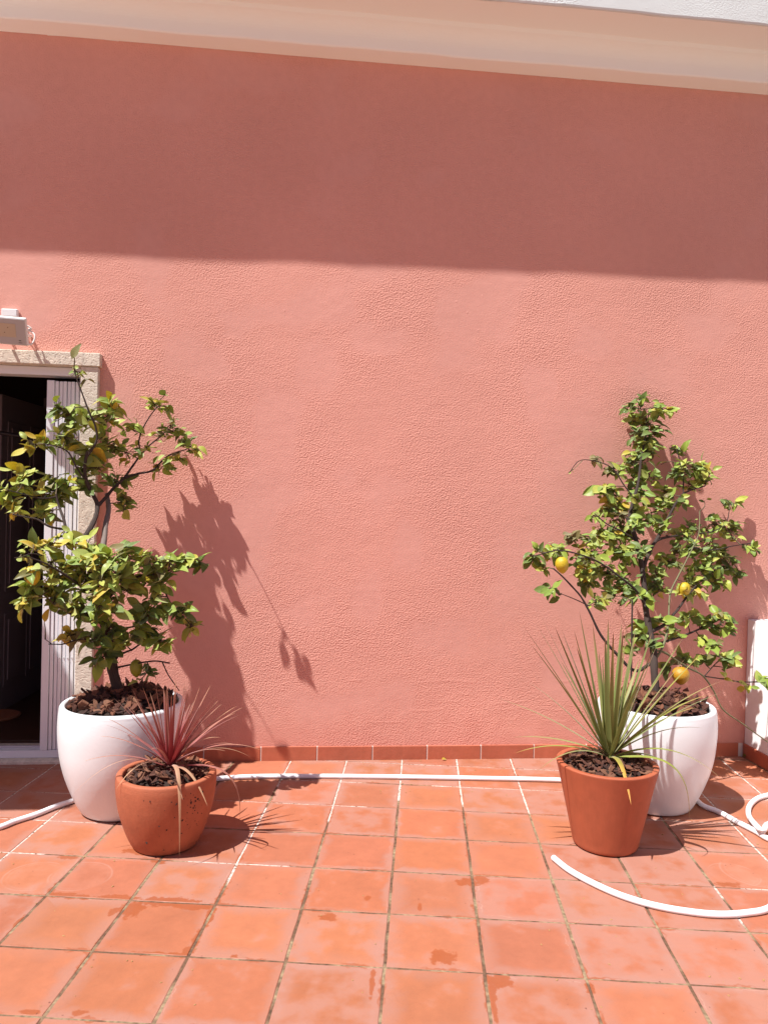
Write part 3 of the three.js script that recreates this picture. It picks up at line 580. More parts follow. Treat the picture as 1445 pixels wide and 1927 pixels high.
function lemonTree(label, base, zf, branches, clusters, lemons, axisX, lookMix) {
  const t = thing('lemon_tree', label, 'lemon tree', base);
  const B = V(...base), samples = [], L = (v) => v.clone().sub(B);
  for (const { name = 'branch', pts, r0, r1, mat = BARK } of branches) {
    const p = pts.map((q) => (q.isVector3 ? q : at(q[0], q[1], q[2] - (lookMix.lean ?? 0) * (1 - sst(930, 1060, q[1]))))), kn = rr(0, 9);
    part(name, tube(p.map(L), (s) => lerp(r0, r1, Math.pow(s, 0.8)) * (1 + 0.1 * Math.sin(s * 23 + kn) * Math.sin(s * 57)), Math.max(10, p.length * 7), 9), mat, t);
    const c = p.length > 2 ? new THREE.CatmullRomCurve3(p, false, 'centripetal') : new THREE.LineCurve3(...p);
    for (const q of c.getPoints(40)) samples.push(q);
  }
  const twigs = [], leaves = [];
  for (const [u, v, rad, n, kind = 0, dz = 0] of clusters) {
    let z = Math.max(0.05, zf(u, v) + dz + (rad > 11 ? rr(-0.05, 0.05) : 0));
    while (at(u, v, z).x > 1.93) z += 0.02;
    if (lookMix.wide) { const q = at(u, v, z), fall = (1.985 - q.x) / 0.48; if (q.y - fall > 0.42 && z > 0.268 * fall - 0.04) z = Math.max(0.045, 0.268 * fall - 0.04); }
    const C = at(u, v, z), scale = (S0.z - z) / FOC, R = rad * scale * (rad > 11 ? lookMix.wide ?? 1 : 1);
    let best = samples[0], bd = 1e9;
    for (const q of samples) { const d = Math.hypot(q.x - C.x, (q.y - C.y) * (q.y > C.y ? 1.5 : 1), (q.z - C.z) * 0.6); if (d < bd) { bd = d; best = q; } }
    const mid = best.clone().lerp(C, 0.55); mid.y += 0.12 * best.distanceTo(C) * rr(-0.4, 1); mid.x += rr(-0.012, 0.012);
    if (best.distanceTo(C) > 0.02) {
      twigs.push(tube([best, mid, C].map(L), (s) => lerp(0.0034, 0.0015, s), 8, 5));
      for (const s of [0.3, 0.5, 0.7, 0.85]) samples.push(best.clone().lerp(C, s));
    }
    const out = V(C.x - best.x, C.y - best.y, C.z - best.z).normalize();
    const thin = lookMix.lean && v < 900 && u > 220 ? 0.72 : 1, nn = Math.max(2, Math.round(n * lookMix.many * thin));
    for (let k = 0; k < (n > 2 ? nn : n); k++) {
      // leaves stand spirally around the end of the shoot
      const a = k * 2.4 + rr(-0.5, 0.5), el = rr(-0.5, 0.8), rad3 = R * Math.cbrt(rnd()) * 0.92;
      const dir = V(Math.cos(a) * Math.cos(el), Math.sin(el) + 0.08, Math.sin(a) * Math.cos(el)).addScaledVector(out, 0.55).normalize();
      const p = C.clone().add(V(rr(-1, 1), rr(-1, 1), rr(-1, 1)).normalize().multiplyScalar(rad3)).addScaledVector(out, -R * 0.25);
      if (n > 3 && rnd() < 0.25) p.lerp(best, rr(0.1, 0.6));
      if (p.z < 0.03) p.z = 0.03;
      dir.y -= rr(0, 0.55); dir.normalize();
      let nrm = V(rr(-0.6, 0.5) - 0.2, rr(0.15, 0.95), rr(-0.1, 1.15));
      if (n === 1) { dir.set(out.x * 0.4 + 0.35, 1, 0.2).normalize(); nrm.set(-0.2, 0.3, 1); }
      nrm.addScaledVector(SUN, 0.35); nrm.addScaledVector(dir, -nrm.dot(dir)).normalize();
      const side = dir.clone().cross(nrm).normalize();
      if (p.z + dir.z * 0.06 < 0.02) dir.z = Math.abs(dir.z) * 0.3;
      const q = new THREE.Quaternion().setFromRotationMatrix(new THREE.Matrix4().makeBasis(side, dir, nrm));
      const big = kind === 4 ? 1.45 : kind === 5 ? 0.6 : 1;
      const len = clamp((rnd() < 0.3 ? rr(0.026, 0.045) : rr(0.045, 0.074)) * lookMix.size * big * (thin < 1 ? 0.8 : 1), 0.02, 0.115) * (n === 1 ? 1.15 : 1);
      const m = rnd(), c = kind === 2 ? (m < 0.75 ? 'yellow' : 'lime') : kind === 1 ? (m < 0.2 ? 'yellow' : m < 0.75 ? 'lime' : 'mid') : kind === 3 ? (m < 0.6 ? 'dark' : 'mid') : kind === 6 ? 'olive' : (m < lookMix.dark ? 'dark' : m < lookMix.mid ? 'mid' : m < lookMix.lime ? 'lime' : m < lookMix.olive ? 'olive' : 'yellow');
      if (n > 2) { const st = C.clone().addScaledVector(out, rr(-0.6, 0.2) * R * 0.6); twigs.push(tube([L(st), L(p)], 0.0011, 2, 4, false)); }
      leaves.push({ p, q, len, c, g: Math.floor(rnd() * leafGeos.length), w: rr(0.92, 1.18), m: rnd(), near: p.z + len * 3 });
    }
  }
  // lemons hang from the nearest shoot
  for (const [u, v, z, r, l, col, tilt = 0.3] of lemons) {
    const p = at(u, v, z);
    const f = part('lemon', lemonGeo(r, l), std(RGB(...col), 0.42, { bumpMap: peelBump, bumpScale: 0.0012 }), t, L(p).toArray(), [tilt * 0.5, 0, tilt]);
    let best = samples[0]; for (const q of samples) if (q.distanceTo(p) + (q.y < p.y ? 0.1 : 0) < best.distanceTo(p) + (best.y < p.y ? 0.1 : 0)) best = q;
    const top = p.clone().add(V(-Math.sin(tilt) * l, Math.cos(tilt) * l, 0));
    twigs.push(tube([L(best), L(top)], 0.0018, 4, 5));
    part('stalk', new THREE.CylinderGeometry(0.0035, 0.002, 0.008, 8), TWIGGREEN, f, [0, l + 0.002, 0]);
  }
  const w = part('twigs', mergeGeometries(twigs), TWIG, t); w.userData.kind = 'stuff';
  // the leaves that show largest are parts, the rest one mass
  leaves.sort((a, b) => b.near - a.near);
  const rest = [];
  leaves.forEach((e, i) => {
    const pos = L(e.p), mats = LEAF[e.c], mat = mats[Math.floor(e.m * mats.length)];
    if (i < 296) { const o = part('leaf', leafGeos[e.g], mat, t); o.position.copy(pos); o.quaternion.copy(e.q); o.scale.set(e.len * e.w, e.len, e.len); } else {
      const g = leafGeos[e.g].clone().applyMatrix4(new THREE.Matrix4().compose(pos, e.q, V(e.len * e.w, e.len, e.len)));
      const k = mat.color, a = new Float32Array(g.attributes.position.count * 3); for (let j = 0; j < a.length; j += 3) { a[j] = k.r; a[j + 1] = k.g; a[j + 2] = k.b; }
      g.setAttribute('color', new THREE.BufferAttribute(a, 3)); rest.push(g);
    }
  });
  if (rest.length) { const mm = leafMat(1, 1, 1); mm.vertexColors = true; const o = part('foliage', mergeGeometries(rest), mm, t); o.userData.kind = 'stuff'; }
  return t;
}
const zTable = (rows) => (x) => { for (let i = 1; i < rows.length; i++) if (x < rows[i][0]) return lerp(rows[i - 1][1], rows[i][1], clamp((x - rows[i - 1][0]) / (rows[i][0] - rows[i - 1][0]), 0, 1)); return rows.at(-1)[1]; };
{
  const up = zTable([[0, 0.56], [150, 0.34], [240, 0.16], [300, 0.14], [380, 0.08]]), low = zTable([[30, 0.82], [120, 0.74], [210, 0.68], [300, 0.66], [390, 0.57]]);
  const zf = (u, v) => (v < 700 ? 0.55 : lerp(up(u), low(u), sst(940, 1040, v)));
  const T0 = V(WL[0] - 0.005, 0.48, WL[1]);
  lemonTree('lemon tree with yellowing leaves in the white pot beside the doorway', [WL[0], 0.48, WL[1]], zf, [
    { name: 'trunk', pts: [T0, [213, 1262, 0.61], [210, 1230, 0.61], [204, 1200, 0.62], [197, 1172, 0.62], [186, 1130, 0.62], [176, 1090, 0.6], [172, 1068, 0.58]], r0: 0.025, r1: 0.019 },
    { pts: [[174, 1078, 0.59], [186, 1055, 0.56], [195, 1025, 0.52], [199, 990, 0.48], [205, 958, 0.44], [202, 930, 0.4]], r0: 0.016, r1: 0.011, mat: BARKGREY },
    { pts: [[173, 1072, 0.58], [163, 1045, 0.6], [158, 1018, 0.6], [172, 992, 0.57], [182, 968, 0.54], [184, 950, 0.53], [175, 930, 0.53], [163, 905, 0.54], [160, 878, 0.55], [165, 850, 0.55]], r0: 0.016, r1: 0.007 },
    { pts: [[184, 953, 0.53], [199, 937, 0.48], [215, 918, 0.42], [233, 901, 0.37], [248, 880, 0.34], [265, 857, 0.31], [282, 838, 0.28], [305, 820, 0.24]], r0: 0.0095, r1: 0.003 },
    { pts: [[236, 899, 0.37], [262, 891, 0.33], [286, 886, 0.3], [305, 868, 0.26], [320, 856, 0.22], [350, 846, 0.18]], r0: 0.007, r1: 0.003 },
    { pts: [[160, 1012, 0.6], [143, 1010, 0.66], [127, 997, 0.68], [120, 975, 0.68], [112, 953, 0.66], [106, 930, 0.66]], r0: 0.009, r1: 0.005 },
    { pts: [[127, 997, 0.68], [92, 990, 0.74], [72, 978, 0.76], [50, 973, 0.77], [25, 968, 0.78]], r0: 0.006, r1: 0.003 },
    { pts: [[106, 935, 0.66], [80, 938, 0.7], [52, 932, 0.74], [30, 926, 0.76], [14, 922, 0.77]], r0: 0.004, r1: 0.002 },
    { pts: [[165, 858, 0.55], [182, 830, 0.54], [180, 802, 0.54], [168, 775, 0.55], [157, 745, 0.55], [149, 724, 0.55], [143, 706, 0.55], [140, 694, 0.55]], r0: 0.006, r1: 0.003 },
    { pts: [[163, 905, 0.54], [145, 880, 0.58], [128, 850, 0.6], [100, 838, 0.66], [82, 835, 0.68]], r0: 0.005, r1: 0.0025 },
    { pts: [[266, 856, 0.31], [262, 830, 0.31], [270, 805, 0.32], [285, 780, 0.34], [297, 765, 0.36]], r0: 0.0045, r1: 0.0025 },
    { pts: [[190, 1150, 0.62], [170, 1158, 0.66], [150, 1158, 0.7], [128, 1152, 0.74], [100, 1135, 0.78]], r0: 0.011, r1: 0.004 },
    { pts: [[182, 1115, 0.62], [150, 1100, 0.72], [120, 1080, 0.78], [90, 1062, 0.82], [60, 1050, 0.86]], r0: 0.008, r1: 0.003 },
    { pts: [[190, 1140, 0.62], [225, 1105, 0.62], [262, 1085, 0.65], [305, 1078, 0.65], [345, 1062, 0.61], [378, 1060, 0.58]], r0: 0.01, r1: 0.003 },
    { pts: [[305, 1078, 0.65], [310, 1110, 0.65], [325, 1140, 0.64], [345, 1160, 0.62], [362, 1180, 0.6]], r0: 0.004, r1: 0.0022 },
    { pts: [[205, 1205, 0.62], [228, 1185, 0.58], [255, 1178, 0.55], [285, 1165, 0.5]], r0: 0.007, r1: 0.003 },
    { pts: [[212, 1250, 0.61], [225, 1233, 0.62], [250, 1222, 0.62], [275, 1205, 0.6], [300, 1200, 0.58]], r0: 0.006, r1: 0.003 },
    { pts: [[213, 1258, 0.61], [240, 1252, 0.65], [266, 1247, 0.68], [295, 1244, 0.7], [320, 1248, 0.7]], r0: 0.005, r1: 0.003 },
    { pts: [[306, 1246, 0.7], [316, 1268, 0.7], [328, 1286, 0.68], [338, 1300, 0.66]], r0: 0.003, r1: 0.002 },
    { pts: [[200, 1210, 0.62], [175, 1205, 0.7], [150, 1203, 0.74], [120, 1212, 0.78], [92, 1212, 0.8]], r0: 0.005, r1: 0.002 },
    { pts: [[98, 1212, 0.8], [90, 1206, 0.81], [86, 1203, 0.81]], r0: 0.002, r1: 0.0014 },
    { pts: [[80, 1045, 0.82], [60, 1042, 0.85], [42, 1048, 0.87], [28, 1050, 0.88]], r0: 0.003, r1: 0.002 },
  ], [
    [139, 672, 6, 1, 6], [143, 702, 13, 4, 5], [152, 700, 8, 2, 5], [160, 712, 10, 2, 6],
    [110, 770, 16, 5, 3], [130, 790, 28, 11], [165, 790, 24, 9], [125, 820, 24, 9], [165, 850, 27, 9, 4], [65, 832, 19, 7, 2], [92, 838, 10, 3, 1], [205, 790, 20, 7], [209, 755, 10, 3, 1], [213, 768, 10, 3, 1], [240, 805, 22, 7], [292, 760, 20, 9, 1, 0.06], [312, 742, 7, 2, 3, 0.06], [318, 768, 10, 3, 0, 0.04], [368, 846, 10, 3, 1, 0.2], [352, 838, 8, 2, 0, 0.17], [258, 790, 10, 2, 3], [325, 795, 18, 7], [340, 815, 16, 5], [355, 830, 11, 4, 3], [370, 850, 9, 4, 1], [300, 820, 20, 7], [275, 845, 20, 6], [320, 870, 18, 6], [340, 862, 13, 5, 1], [300, 880, 14, 4], [235, 850, 25, 8], [205, 838, 24, 9], [236, 943, 22, 10, 0, 0.06], [215, 905, 20, 7, 3], [185, 880, 18, 6], [100, 905, 20, 7], [110, 930, 18, 6, 3], [48, 905, 16, 6, 1], [35, 888, 13, 5, 2], [12, 925, 10, 4, 1], [30, 955, 20, 8, 1], [78, 935, 20, 7], [86, 970, 13, 5], [8, 940, 8, 3, 1], [130, 915, 20, 6], [160, 915, 16, 5, 3], [78, 965, 10, 2], [190, 820, 18, 6], [150, 880, 18, 6],
    [58, 1022, 11, 4], [44, 1046, 10, 4, 5], [74, 1036, 6, 2, 2], [100, 1022, 12, 4, 2], [122, 1010, 16, 5, 1], [165, 1027, 24, 8, 1], [95, 1060, 18, 6], [58, 1106, 15, 5], [48, 1135, 16, 6, 1], [100, 1100, 28, 11], [130, 1070, 28, 12], [130, 1132, 28, 12], [165, 1090, 28, 11], [207, 1112, 6, 2, 4, 0.14], [220, 1080, 22, 6, 4, 0.1], [170, 1150, 26, 9, 3], [215, 1050, 20, 7], [245, 1040, 20, 8], [280, 1052, 24, 10], [318, 1058, 24, 9], [350, 1055, 17, 6], [376, 1060, 11, 4, 3], [270, 1090, 24, 8], [300, 1100, 18, 6], [240, 1112, 22, 7], [285, 1130, 18, 6], [265, 1150, 14, 5, 3], [312, 1145, 13, 4], [344, 1150, 17, 6, 3], [360, 1176, 12, 5], [280, 1160, 18, 6, 3], [84, 1170, 5, 1, 1], [130, 1194, 14, 5, 2], [152, 1196, 12, 4, 6], [180, 1200, 20, 7, 3], [200, 1232, 14, 5, 3], [215, 1180, 20, 7, 3], [235, 1205, 16, 5], [260, 1190, 16, 6], [285, 1190, 18, 7, 3], [304, 1206, 13, 5], [184, 1246, 9, 3], [281, 1262, 12, 4, 3], [195, 1100, 22, 7, 0, 0.12], [182, 1138, 20, 6, 3, 0.12], [205, 1070, 20, 6, 0, 0.1], [172, 1055, 20, 6, 1, 0.1], [214, 1148, 18, 5, 0, 0.12], [62, 1072, 10, 3, 0, 0.07], [262, 1282, 8, 2], [195, 1130, 18, 6, 3], [110, 1125, 16, 5, 1], [150, 1055, 20, 6, 1],
  ], [[61, 1082, 0.84, 0.033, 0.039, [0.5, 0.37, 0.016], 0.25], [257, 1257, 0.66, 0.028, 0.038, [0.24, 0.25, 0.02], 0.05]], 210, { lean: 0.13, size: 1.22, many: 3.3, dark: 0.06, mid: 0.38, lime: 0.87, olive: 0.94 });
}
{
  const zf = (u, v) => (u > 1340 && v > 1140 ? 0.1 : 0) + clamp(0.1 + sst(760, 1260, v) * 0.42 + (1200 - u) / 200 * lerp(0.05, 0.2, sst(850, 1050, v)), 0.055, 0.72);
  const T0 = V(WR[0] + 0.005, 0.48, WR[1]);
  lemonTree('lemon tree with a pointed dark green crown in the white pot in the right corner', [WR[0], 0.48, WR[1]], zf, [
    { name: 'trunk', pts: [T0, [1230, 1262, 0.63], [1229, 1225, 0.59], [1222, 1190, 0.55], [1215, 1150, 0.51], [1211, 1100, 0.46], [1206, 1060, 0.42], [1195, 1012, 0.38], [1180, 974, 0.34]], r0: 0.02, r1: 0.011 },
    { pts: [[1182, 980, 0.34], [1190, 945, 0.31], [1200, 910, 0.26], [1205, 870, 0.2], [1212, 830, 0.15], [1216, 795, 0.12], [1212, 770, 0.11]], r0: 0.01, r1: 0.003 },
    { pts: [[1208, 1072, 0.43], [1220, 1042, 0.4], [1233, 1019, 0.37], [1250, 1012, 0.34], [1272, 1008, 0.3]], r0: 0.012, r1: 0.005 },
    { pts: [[1232, 1020, 0.37], [1248, 992, 0.33], [1268, 952, 0.27], [1282, 932, 0.24], [1300, 922, 0.2], [1325, 915, 0.17]], r0: 0.01, r1: 0.003 },
    { pts: [[1230, 1244, 0.6], [1246, 1218, 0.58], [1256, 1180, 0.53], [1261, 1115, 0.45], [1275, 1085, 0.42], [1288, 1060, 0.38], [1303, 1030, 0.34], [1314, 1004, 0.3], [1316, 962, 0.24]], r0: 0.0065, r1: 0.0022, mat: TWIGGREEN },
    { pts: [[1222, 1190, 0.55], [1250, 1175, 0.5], [1265, 1158, 0.47], [1276, 1145, 0.44], [1288, 1128, 0.4], [1310, 1100, 0.34]], r0: 0.01, r1: 0.004 },
    { pts: [[1226, 1215, 0.58], [1252, 1207, 0.52], [1280, 1198, 0.46], [1308, 1187, 0.38], [1340, 1172, 0.28], [1366, 1160, 0.2]], r0: 0.007, r1: 0.003 },
    { pts: [[1228, 1222, 0.59], [1250, 1228, 0.58], [1275, 1245, 0.55], [1297, 1258, 0.52], [1322, 1272, 0.47], [1342, 1300, 0.45], [1358, 1333, 0.45], [1395, 1361, 0.42], [1443, 1396, 0.38]], r0: 0.006, r1: 0.0028, mat: TWIGGREEN },
    { pts: [[1322, 1272, 0.47], [1360, 1278, 0.4], [1395, 1283, 0.32], [1432, 1284, 0.26]], r0: 0.0035, r1: 0.002 },
    { pts: [[1325, 1272, 0.47], [1340, 1255, 0.4], [1352, 1243, 0.35], [1368, 1232, 0.3]], r0: 0.003, r1: 0.002 },
    { pts: [[1229, 1245, 0.6], [1195, 1262, 0.62], [1160, 1231, 0.62], [1130, 1195, 0.62], [1108, 1150, 0.62], [1092, 1122, 0.62], [1078, 1106, 0.62], [1058, 1085, 0.62], [1041, 1070, 0.62]], r0: 0.009, r1: 0.0035 },
    { pts: [[1214, 1140, 0.5], [1195, 1110, 0.52], [1165, 1085, 0.54], [1130, 1060, 0.55], [1095, 1045, 0.57], [1050, 1036, 0.6], [1010, 1045, 0.62]], r0: 0.007, r1: 0.0025 },
    { pts: [[1187, 1280, 0.64], [1188, 1200, 0.62], [1189, 1130, 0.6]], r0: 0.0045, r1: 0.004 },
    { pts: [[1197, 1018, 0.38], [1170, 1000, 0.4], [1140, 985, 0.4], [1120, 968, 0.4]], r0: 0.005, r1: 0.0025 },
    { pts: [[1195, 940, 0.31], [1175, 915, 0.29], [1150, 880, 0.27], [1120, 868, 0.26], [1090, 867, 0.26], [1070, 890, 0.26]], r0: 0.004, r1: 0.0018 },
    { pts: [[1095, 867, 0.26], [1082, 880, 0.26], [1072, 888, 0.26]], r0: 0.002, r1: 0.0014, mat: TWIGGREEN },
    { pts: [[1285, 930, 0.24], [1284, 895, 0.2], [1276, 860, 0.17], [1270, 838, 0.15]], r0: 0.0035, r1: 0.0018 },
    { pts: [[1314, 1004, 0.3], [1340, 1000, 0.24], [1365, 985, 0.2], [1372, 958, 0.18]], r0: 0.004, r1: 0.002 },
    { pts: [[1303, 1030, 0.34], [1340, 1035, 0.27], [1375, 1028, 0.2], [1412, 1022, 0.15]], r0: 0.0045, r1: 0.002 },
    { pts: [[1108, 1140, 0.62], [1075, 1125, 0.62], [1040, 1112, 0.62]], r0: 0.0028, r1: 0.0016 },
  ], [
    [1186, 765, 12, 5, 3], [1205, 752, 7, 3, 3], [1240, 768, 14, 6], [1257, 772, 8, 3, 1], [1190, 790, 16, 6], [1217, 795, 18, 7, 3], [1237, 812, 15, 6, 3], [1200, 815, 18, 7, 3], [1206, 842, 17, 7], [1216, 832, 8, 3, 4], [1226, 852, 12, 4], [1180, 838, 7, 2], [1186, 865, 16, 6], [1165, 885, 14, 5], [1203, 878, 18, 7], [1120, 863, 7, 3, 6], [1075, 887, 5, 2, 5], [1150, 882, 10, 4, 6], [1243, 874, 6, 2, 2], [1277, 848, 11, 4], [1196, 905, 20, 8], [1226, 895, 17, 6], [1280, 885, 18, 7], [1311, 880, 18, 9], [1332, 885, 11, 5], [1264, 890, 14, 5, 3], [1296, 910, 15, 6], [1320, 902, 12, 5], [1130, 925, 13, 4, 4], [1150, 930, 13, 4], [1140, 948, 14, 5, 1], [1186, 925, 14, 5], [1214, 930, 20, 8], [1250, 925, 18, 7], [1245, 943, 14, 5], [1163, 945, 16, 5, 1], [1118, 970, 8, 3], [1138, 962, 8, 3], [1156, 970, 14, 5, 6], [1200, 965, 20, 8], [1222, 975, 20, 8, 3], [1256, 955, 18, 6], [1281, 945, 13, 5], [1325, 942, 8, 2, 0], [1369, 948, 9, 4, 3], [1386, 946, 7, 3, 1], [1340, 985, 18, 7], [1368, 995, 18, 8], [1383, 988, 10, 3], [1300, 995, 18, 6], [1245, 1004, 8, 2, 4], [1150, 1000, 20, 8], [1130, 1008, 18, 7], [1108, 1012, 13, 5], [1075, 1012, 10, 4, 6], [1040, 1032, 16, 6, 1], [1053, 1040, 12, 5], [1000, 1050, 11, 5, 3], [1020, 1068, 9, 3], [1013, 1035, 7, 3], [1100, 1040, 17, 7, 1], [1085, 1058, 13, 5], [1120, 1037, 18, 7], [1160, 1032, 20, 7], [1180, 1000, 20, 8, 3], [1172, 1048, 24, 9], [1112, 1068, 18, 8], [1142, 1078, 18, 8], [1175, 1095, 24, 10, 3], [1110, 1100, 16, 6, 3], [1036, 1110, 9, 4, 3], [1050, 1120, 6, 2, 3], [1100, 1085, 12, 5, 1], [1125, 1130, 15, 6], [1145, 1122, 14, 5, 3], [1180, 1120, 18, 7], [1237, 1108, 11, 5], [1232, 1075, 18, 7], [1250, 1055, 18, 7], [1270, 1035, 18, 7], [1275, 1008, 13, 5], [1300, 1030, 18, 7, 3], [1330, 1030, 20, 9], [1352, 1042, 18, 8], [1370, 1062, 16, 7, 3], [1386, 1080, 10, 5, 3], [1340, 1075, 20, 8, 3], [1320, 1060, 18, 7], [1300, 1082, 16, 6], [1310, 1110, 17, 7, 1], [1355, 1098, 16, 7], [1400, 1032, 7, 2, 4], [1415, 1034, 8, 3], [1416, 1046, 6, 1, 3], [1284, 1112, 9, 4, 1, 0.06], [1205, 1040, 16, 6, 3], [1225, 1100, 14, 5, 3],
    [1241, 1165, 9, 3, 4, 0.05], [1235, 1195, 8, 2, 4, 0.05], [1208, 1182, 10, 4, 4], [1198, 1200, 12, 5], [1290, 1160, 9, 4], [1310, 1165, 13, 5], [1331, 1172, 14, 5, 3], [1350, 1157, 10, 4], [1366, 1163, 11, 6, 3], [1370, 1186, 10, 4], [1320, 1208, 10, 4], [1345, 1215, 12, 5], [1366, 1238, 8, 3, 4], [1345, 1234, 8, 2, 6], [1325, 1240, 9, 4, 3], [1360, 1256, 8, 2, 6], [1366, 1276, 6, 2, 1], [1281, 1240, 9, 4], [1302, 1246, 9, 3, 1], [1395, 1285, 7, 2, 1], [1411, 1290, 8, 2, 4], [1434, 1280, 8, 3], [1252, 1255, 10, 4, 3], [1190, 1225, 10, 4, 3], [1265, 1190, 12, 5], [1192, 985, 15, 4, 0, 0.1], [1204, 1035, 14, 4, 3, 0.1], [1198, 940, 14, 4, 0, 0.1], [1214, 1120, 13, 3, 3, 0.1], [1245, 985, 14, 4, 0, 0.08], [1225, 1210, 12, 3, 3, 0.1],
  ], [[1057, 1063, 0.68, 0.031, 0.038, [0.5, 0.37, 0.016], 0.15], [1287, 1109, 0.41, 0.03, 0.037, [0.5, 0.37, 0.02], -0.1], [1280, 1271, 0.6, 0.042, 0.042, [0.42, 0.22, 0.012], 0.1]], 1210, { size: 1.02, many: 4, wide: 1.15, dark: 0.14, mid: 0.6, lime: 0.94, olive: 0.985 });
}

// ---------------------------------------------------------------- spiky plants
function bladeGeo(base, tip, bulge, w, fold, side) {
  const mid = base.clone().lerp(tip, 0.52); mid.y += bulge; mid.x += side;
  const k3 = -tip.y / 0.3, c = tip.y < -0.1 ? new THREE.CubicBezierCurve3(base, V(tip.x * 0.6, 0.035 + 0.075 * k3, tip.z * 0.6), V(tip.x * 1.03, 0.13 * k3, tip.z * 1.03), tip) : new THREE.QuadraticBezierCurve3(base, mid, tip), n = 18, pos = [], uv = [], idx = [], T0 = V(0, 0, 0);
  // the blade faces away from the plant's axis: its width lies across the arching plane
  const h = V(tip.x - base.x, 0, tip.z - base.z); if (h.length() < 0.02) h.set(0.3, 0, 1); h.normalize();
  for (let i = 0; i <= n; i++) {
    const t = i / n, p = c.getPoint(t), d = c.getTangent(t), across = V(-h.z, 0, h.x), nn = d.clone().cross(across).normalize(), ww = w * (t < 0.12 ? lerp(0.75, 1, t / 0.12) : Math.pow(1 - (t - 0.12) / 0.88, 0.62) + 0.02) * 0.5;
    const f = ww * fold;
    for (const [s, k] of [[-1, 1], [0, 0], [1, 1]]) { const q = p.clone().addScaledVector(across, s * ww).addScaledVector(nn, k * f); pos.push(q.x, q.y, q.z); uv.push(s * 0.5 + 0.5, t); }
  }
  for (let i = 0; i < n; i++) for (let k = 0; k < 2; k++) { const a = i * 3 + k, b = a + 3; idx.push(a, a + 1, b, b, a + 1, b + 1); }
  const g = new THREE.BufferGeometry(); g.setAttribute('position', new THREE.Float32BufferAttribute(pos, 3)); g.setAttribute('uv', new THREE.Float32BufferAttribute(uv, 2)); g.setIndex(idx); g.computeVertexNormals();
  return g;
}
const bladeTex = (stops) => { const f = tex(32, 256, true, (i, j, o) => { const t = j / 255, e = Math.abs(i / 15.5 - 1), n = 1 + fbm(i * 0.9, t * 6, 2) * 0.25; let k = 0; while (k < stops.length - 2 && t > stops[k + 1][0]) k++; const a = stops[k], b = stops[k + 1], q = clamp((t - a[0]) / (b[0] - a[0]), 0, 1); for (let c = 0; c < 3; c++) o[c] = lerp(a[1][c], b[1][c], q) * n * (1 + (c === 0 ? 0.25 : 0.05) * sst(0.55, 1, e)); }); f.wrapT = THREE.ClampToEdgeWrapping; f.wrapS = THREE.ClampToEdgeWrapping; return f; };
const bladeMat = (stops) => new THREE.MeshPhysicalMaterial({ map: bladeTex(stops), roughness: 0.85, transmission: 0.25, thickness: 0, clearcoat: 0.3, clearcoatRoughness: 0.4, side: THREE.DoubleSide });
const REDS = [bladeMat([[0, [0.36, 0.03, 0.035]], [0.35, [0.27, 0.04, 0.045]], [0.8, [0.25, 0.085, 0.065]], [1, [0.3, 0.15, 0.09]]]), bladeMat([[0, [0.4, 0.05, 0.05]], [0.3, [0.34, 0.11, 0.09]], [0.8, [0.36, 0.16, 0.1]], [1, [0.42, 0.24, 0.13]]]), bladeMat([[0, [0.3, 0.05, 0.05]], [0.2, [0.4, 0.2, 0.12]], [0.6, [0.48, 0.3, 0.17]], [1, [0.44, 0.25, 0.13]]])];
const GREENS = [bladeMat([[0, [0.24, 0.27, 0.07]], [0.25, [0.17, 0.23, 0.05]], [0.85, [0.16, 0.2, 0.05]], [1, [0.22, 0.1, 0.05]]]), bladeMat([[0, [0.3, 0.3, 0.08]], [0.3, [0.26, 0.3, 0.09]], [0.8, [0.26, 0.23, 0.07]], [1, [0.22, 0.08, 0.04]]]), bladeMat([[0, [0.26, 0.3, 0.03]], [0.45, [0.24, 0.3, 0.03]], [0.8, [0.27, 0.27, 0.05]], [1, [0.4, 0.24, 0.05]]]), bladeMat([[0, [0.26, 0.24, 0.04]], [0.45, [0.3, 0.26, 0.03]], [0.65, [0.6, 0.36, 0.05]], [1, [0.55, 0.3, 0.07]]])];
function spiky(label, name, base, mats, blades, extra, w0, zc) {
  const t = thing(name, label, 'spiky plant', base), B = V(...base);
  part('stem', tube([V(0, -0.03, 0), V(0, 0.02, 0), V(0.002, 0.05, 0)], (s) => lerp(0.016, 0.011, s), 6, 9), mats[0], t);
  for (const [u, v, dz, bulge, m, w = 1, side = 0] of blades) {
    const tip = at(u, v, zc + dz).sub(B), h = V(tip.x, 0, tip.z).normalize().multiplyScalar(0.009), drop = tip.y < 0.08;
    part('leaf', bladeGeo(V(h.x, drop ? 0.02 : 0.03, h.z), tip, bulge, w0 * w, 0.35, side), mats[m], t);
  }
  for (let k = 0; k < extra.n; k++) {                                 // the rest of the rosette, between those
    const a = k * 2.39996 + 0.7, e = lerp(extra.lo, extra.hi, Math.pow((k + 0.5) / extra.n, 0.8)) + rr(-0.06, 0.06), l = rr(extra.len[0], extra.len[1]);
    const tip = V(Math.cos(a) * Math.cos(e) * l, Math.sin(e) * l + 0.03, Math.sin(a) * Math.cos(e) * l);
    if (tip.z + B.z < 0.05) continue;
    part('leaf', bladeGeo(V(Math.cos(a) * 0.008, 0.03, Math.sin(a) * 0.008), tip, 0.05 * Math.cos(e) + 0.01, w0 * rr(0.75, 1.05), 0.35, 0), mats[Math.floor(rnd() * extra.m)], t);
  }
}
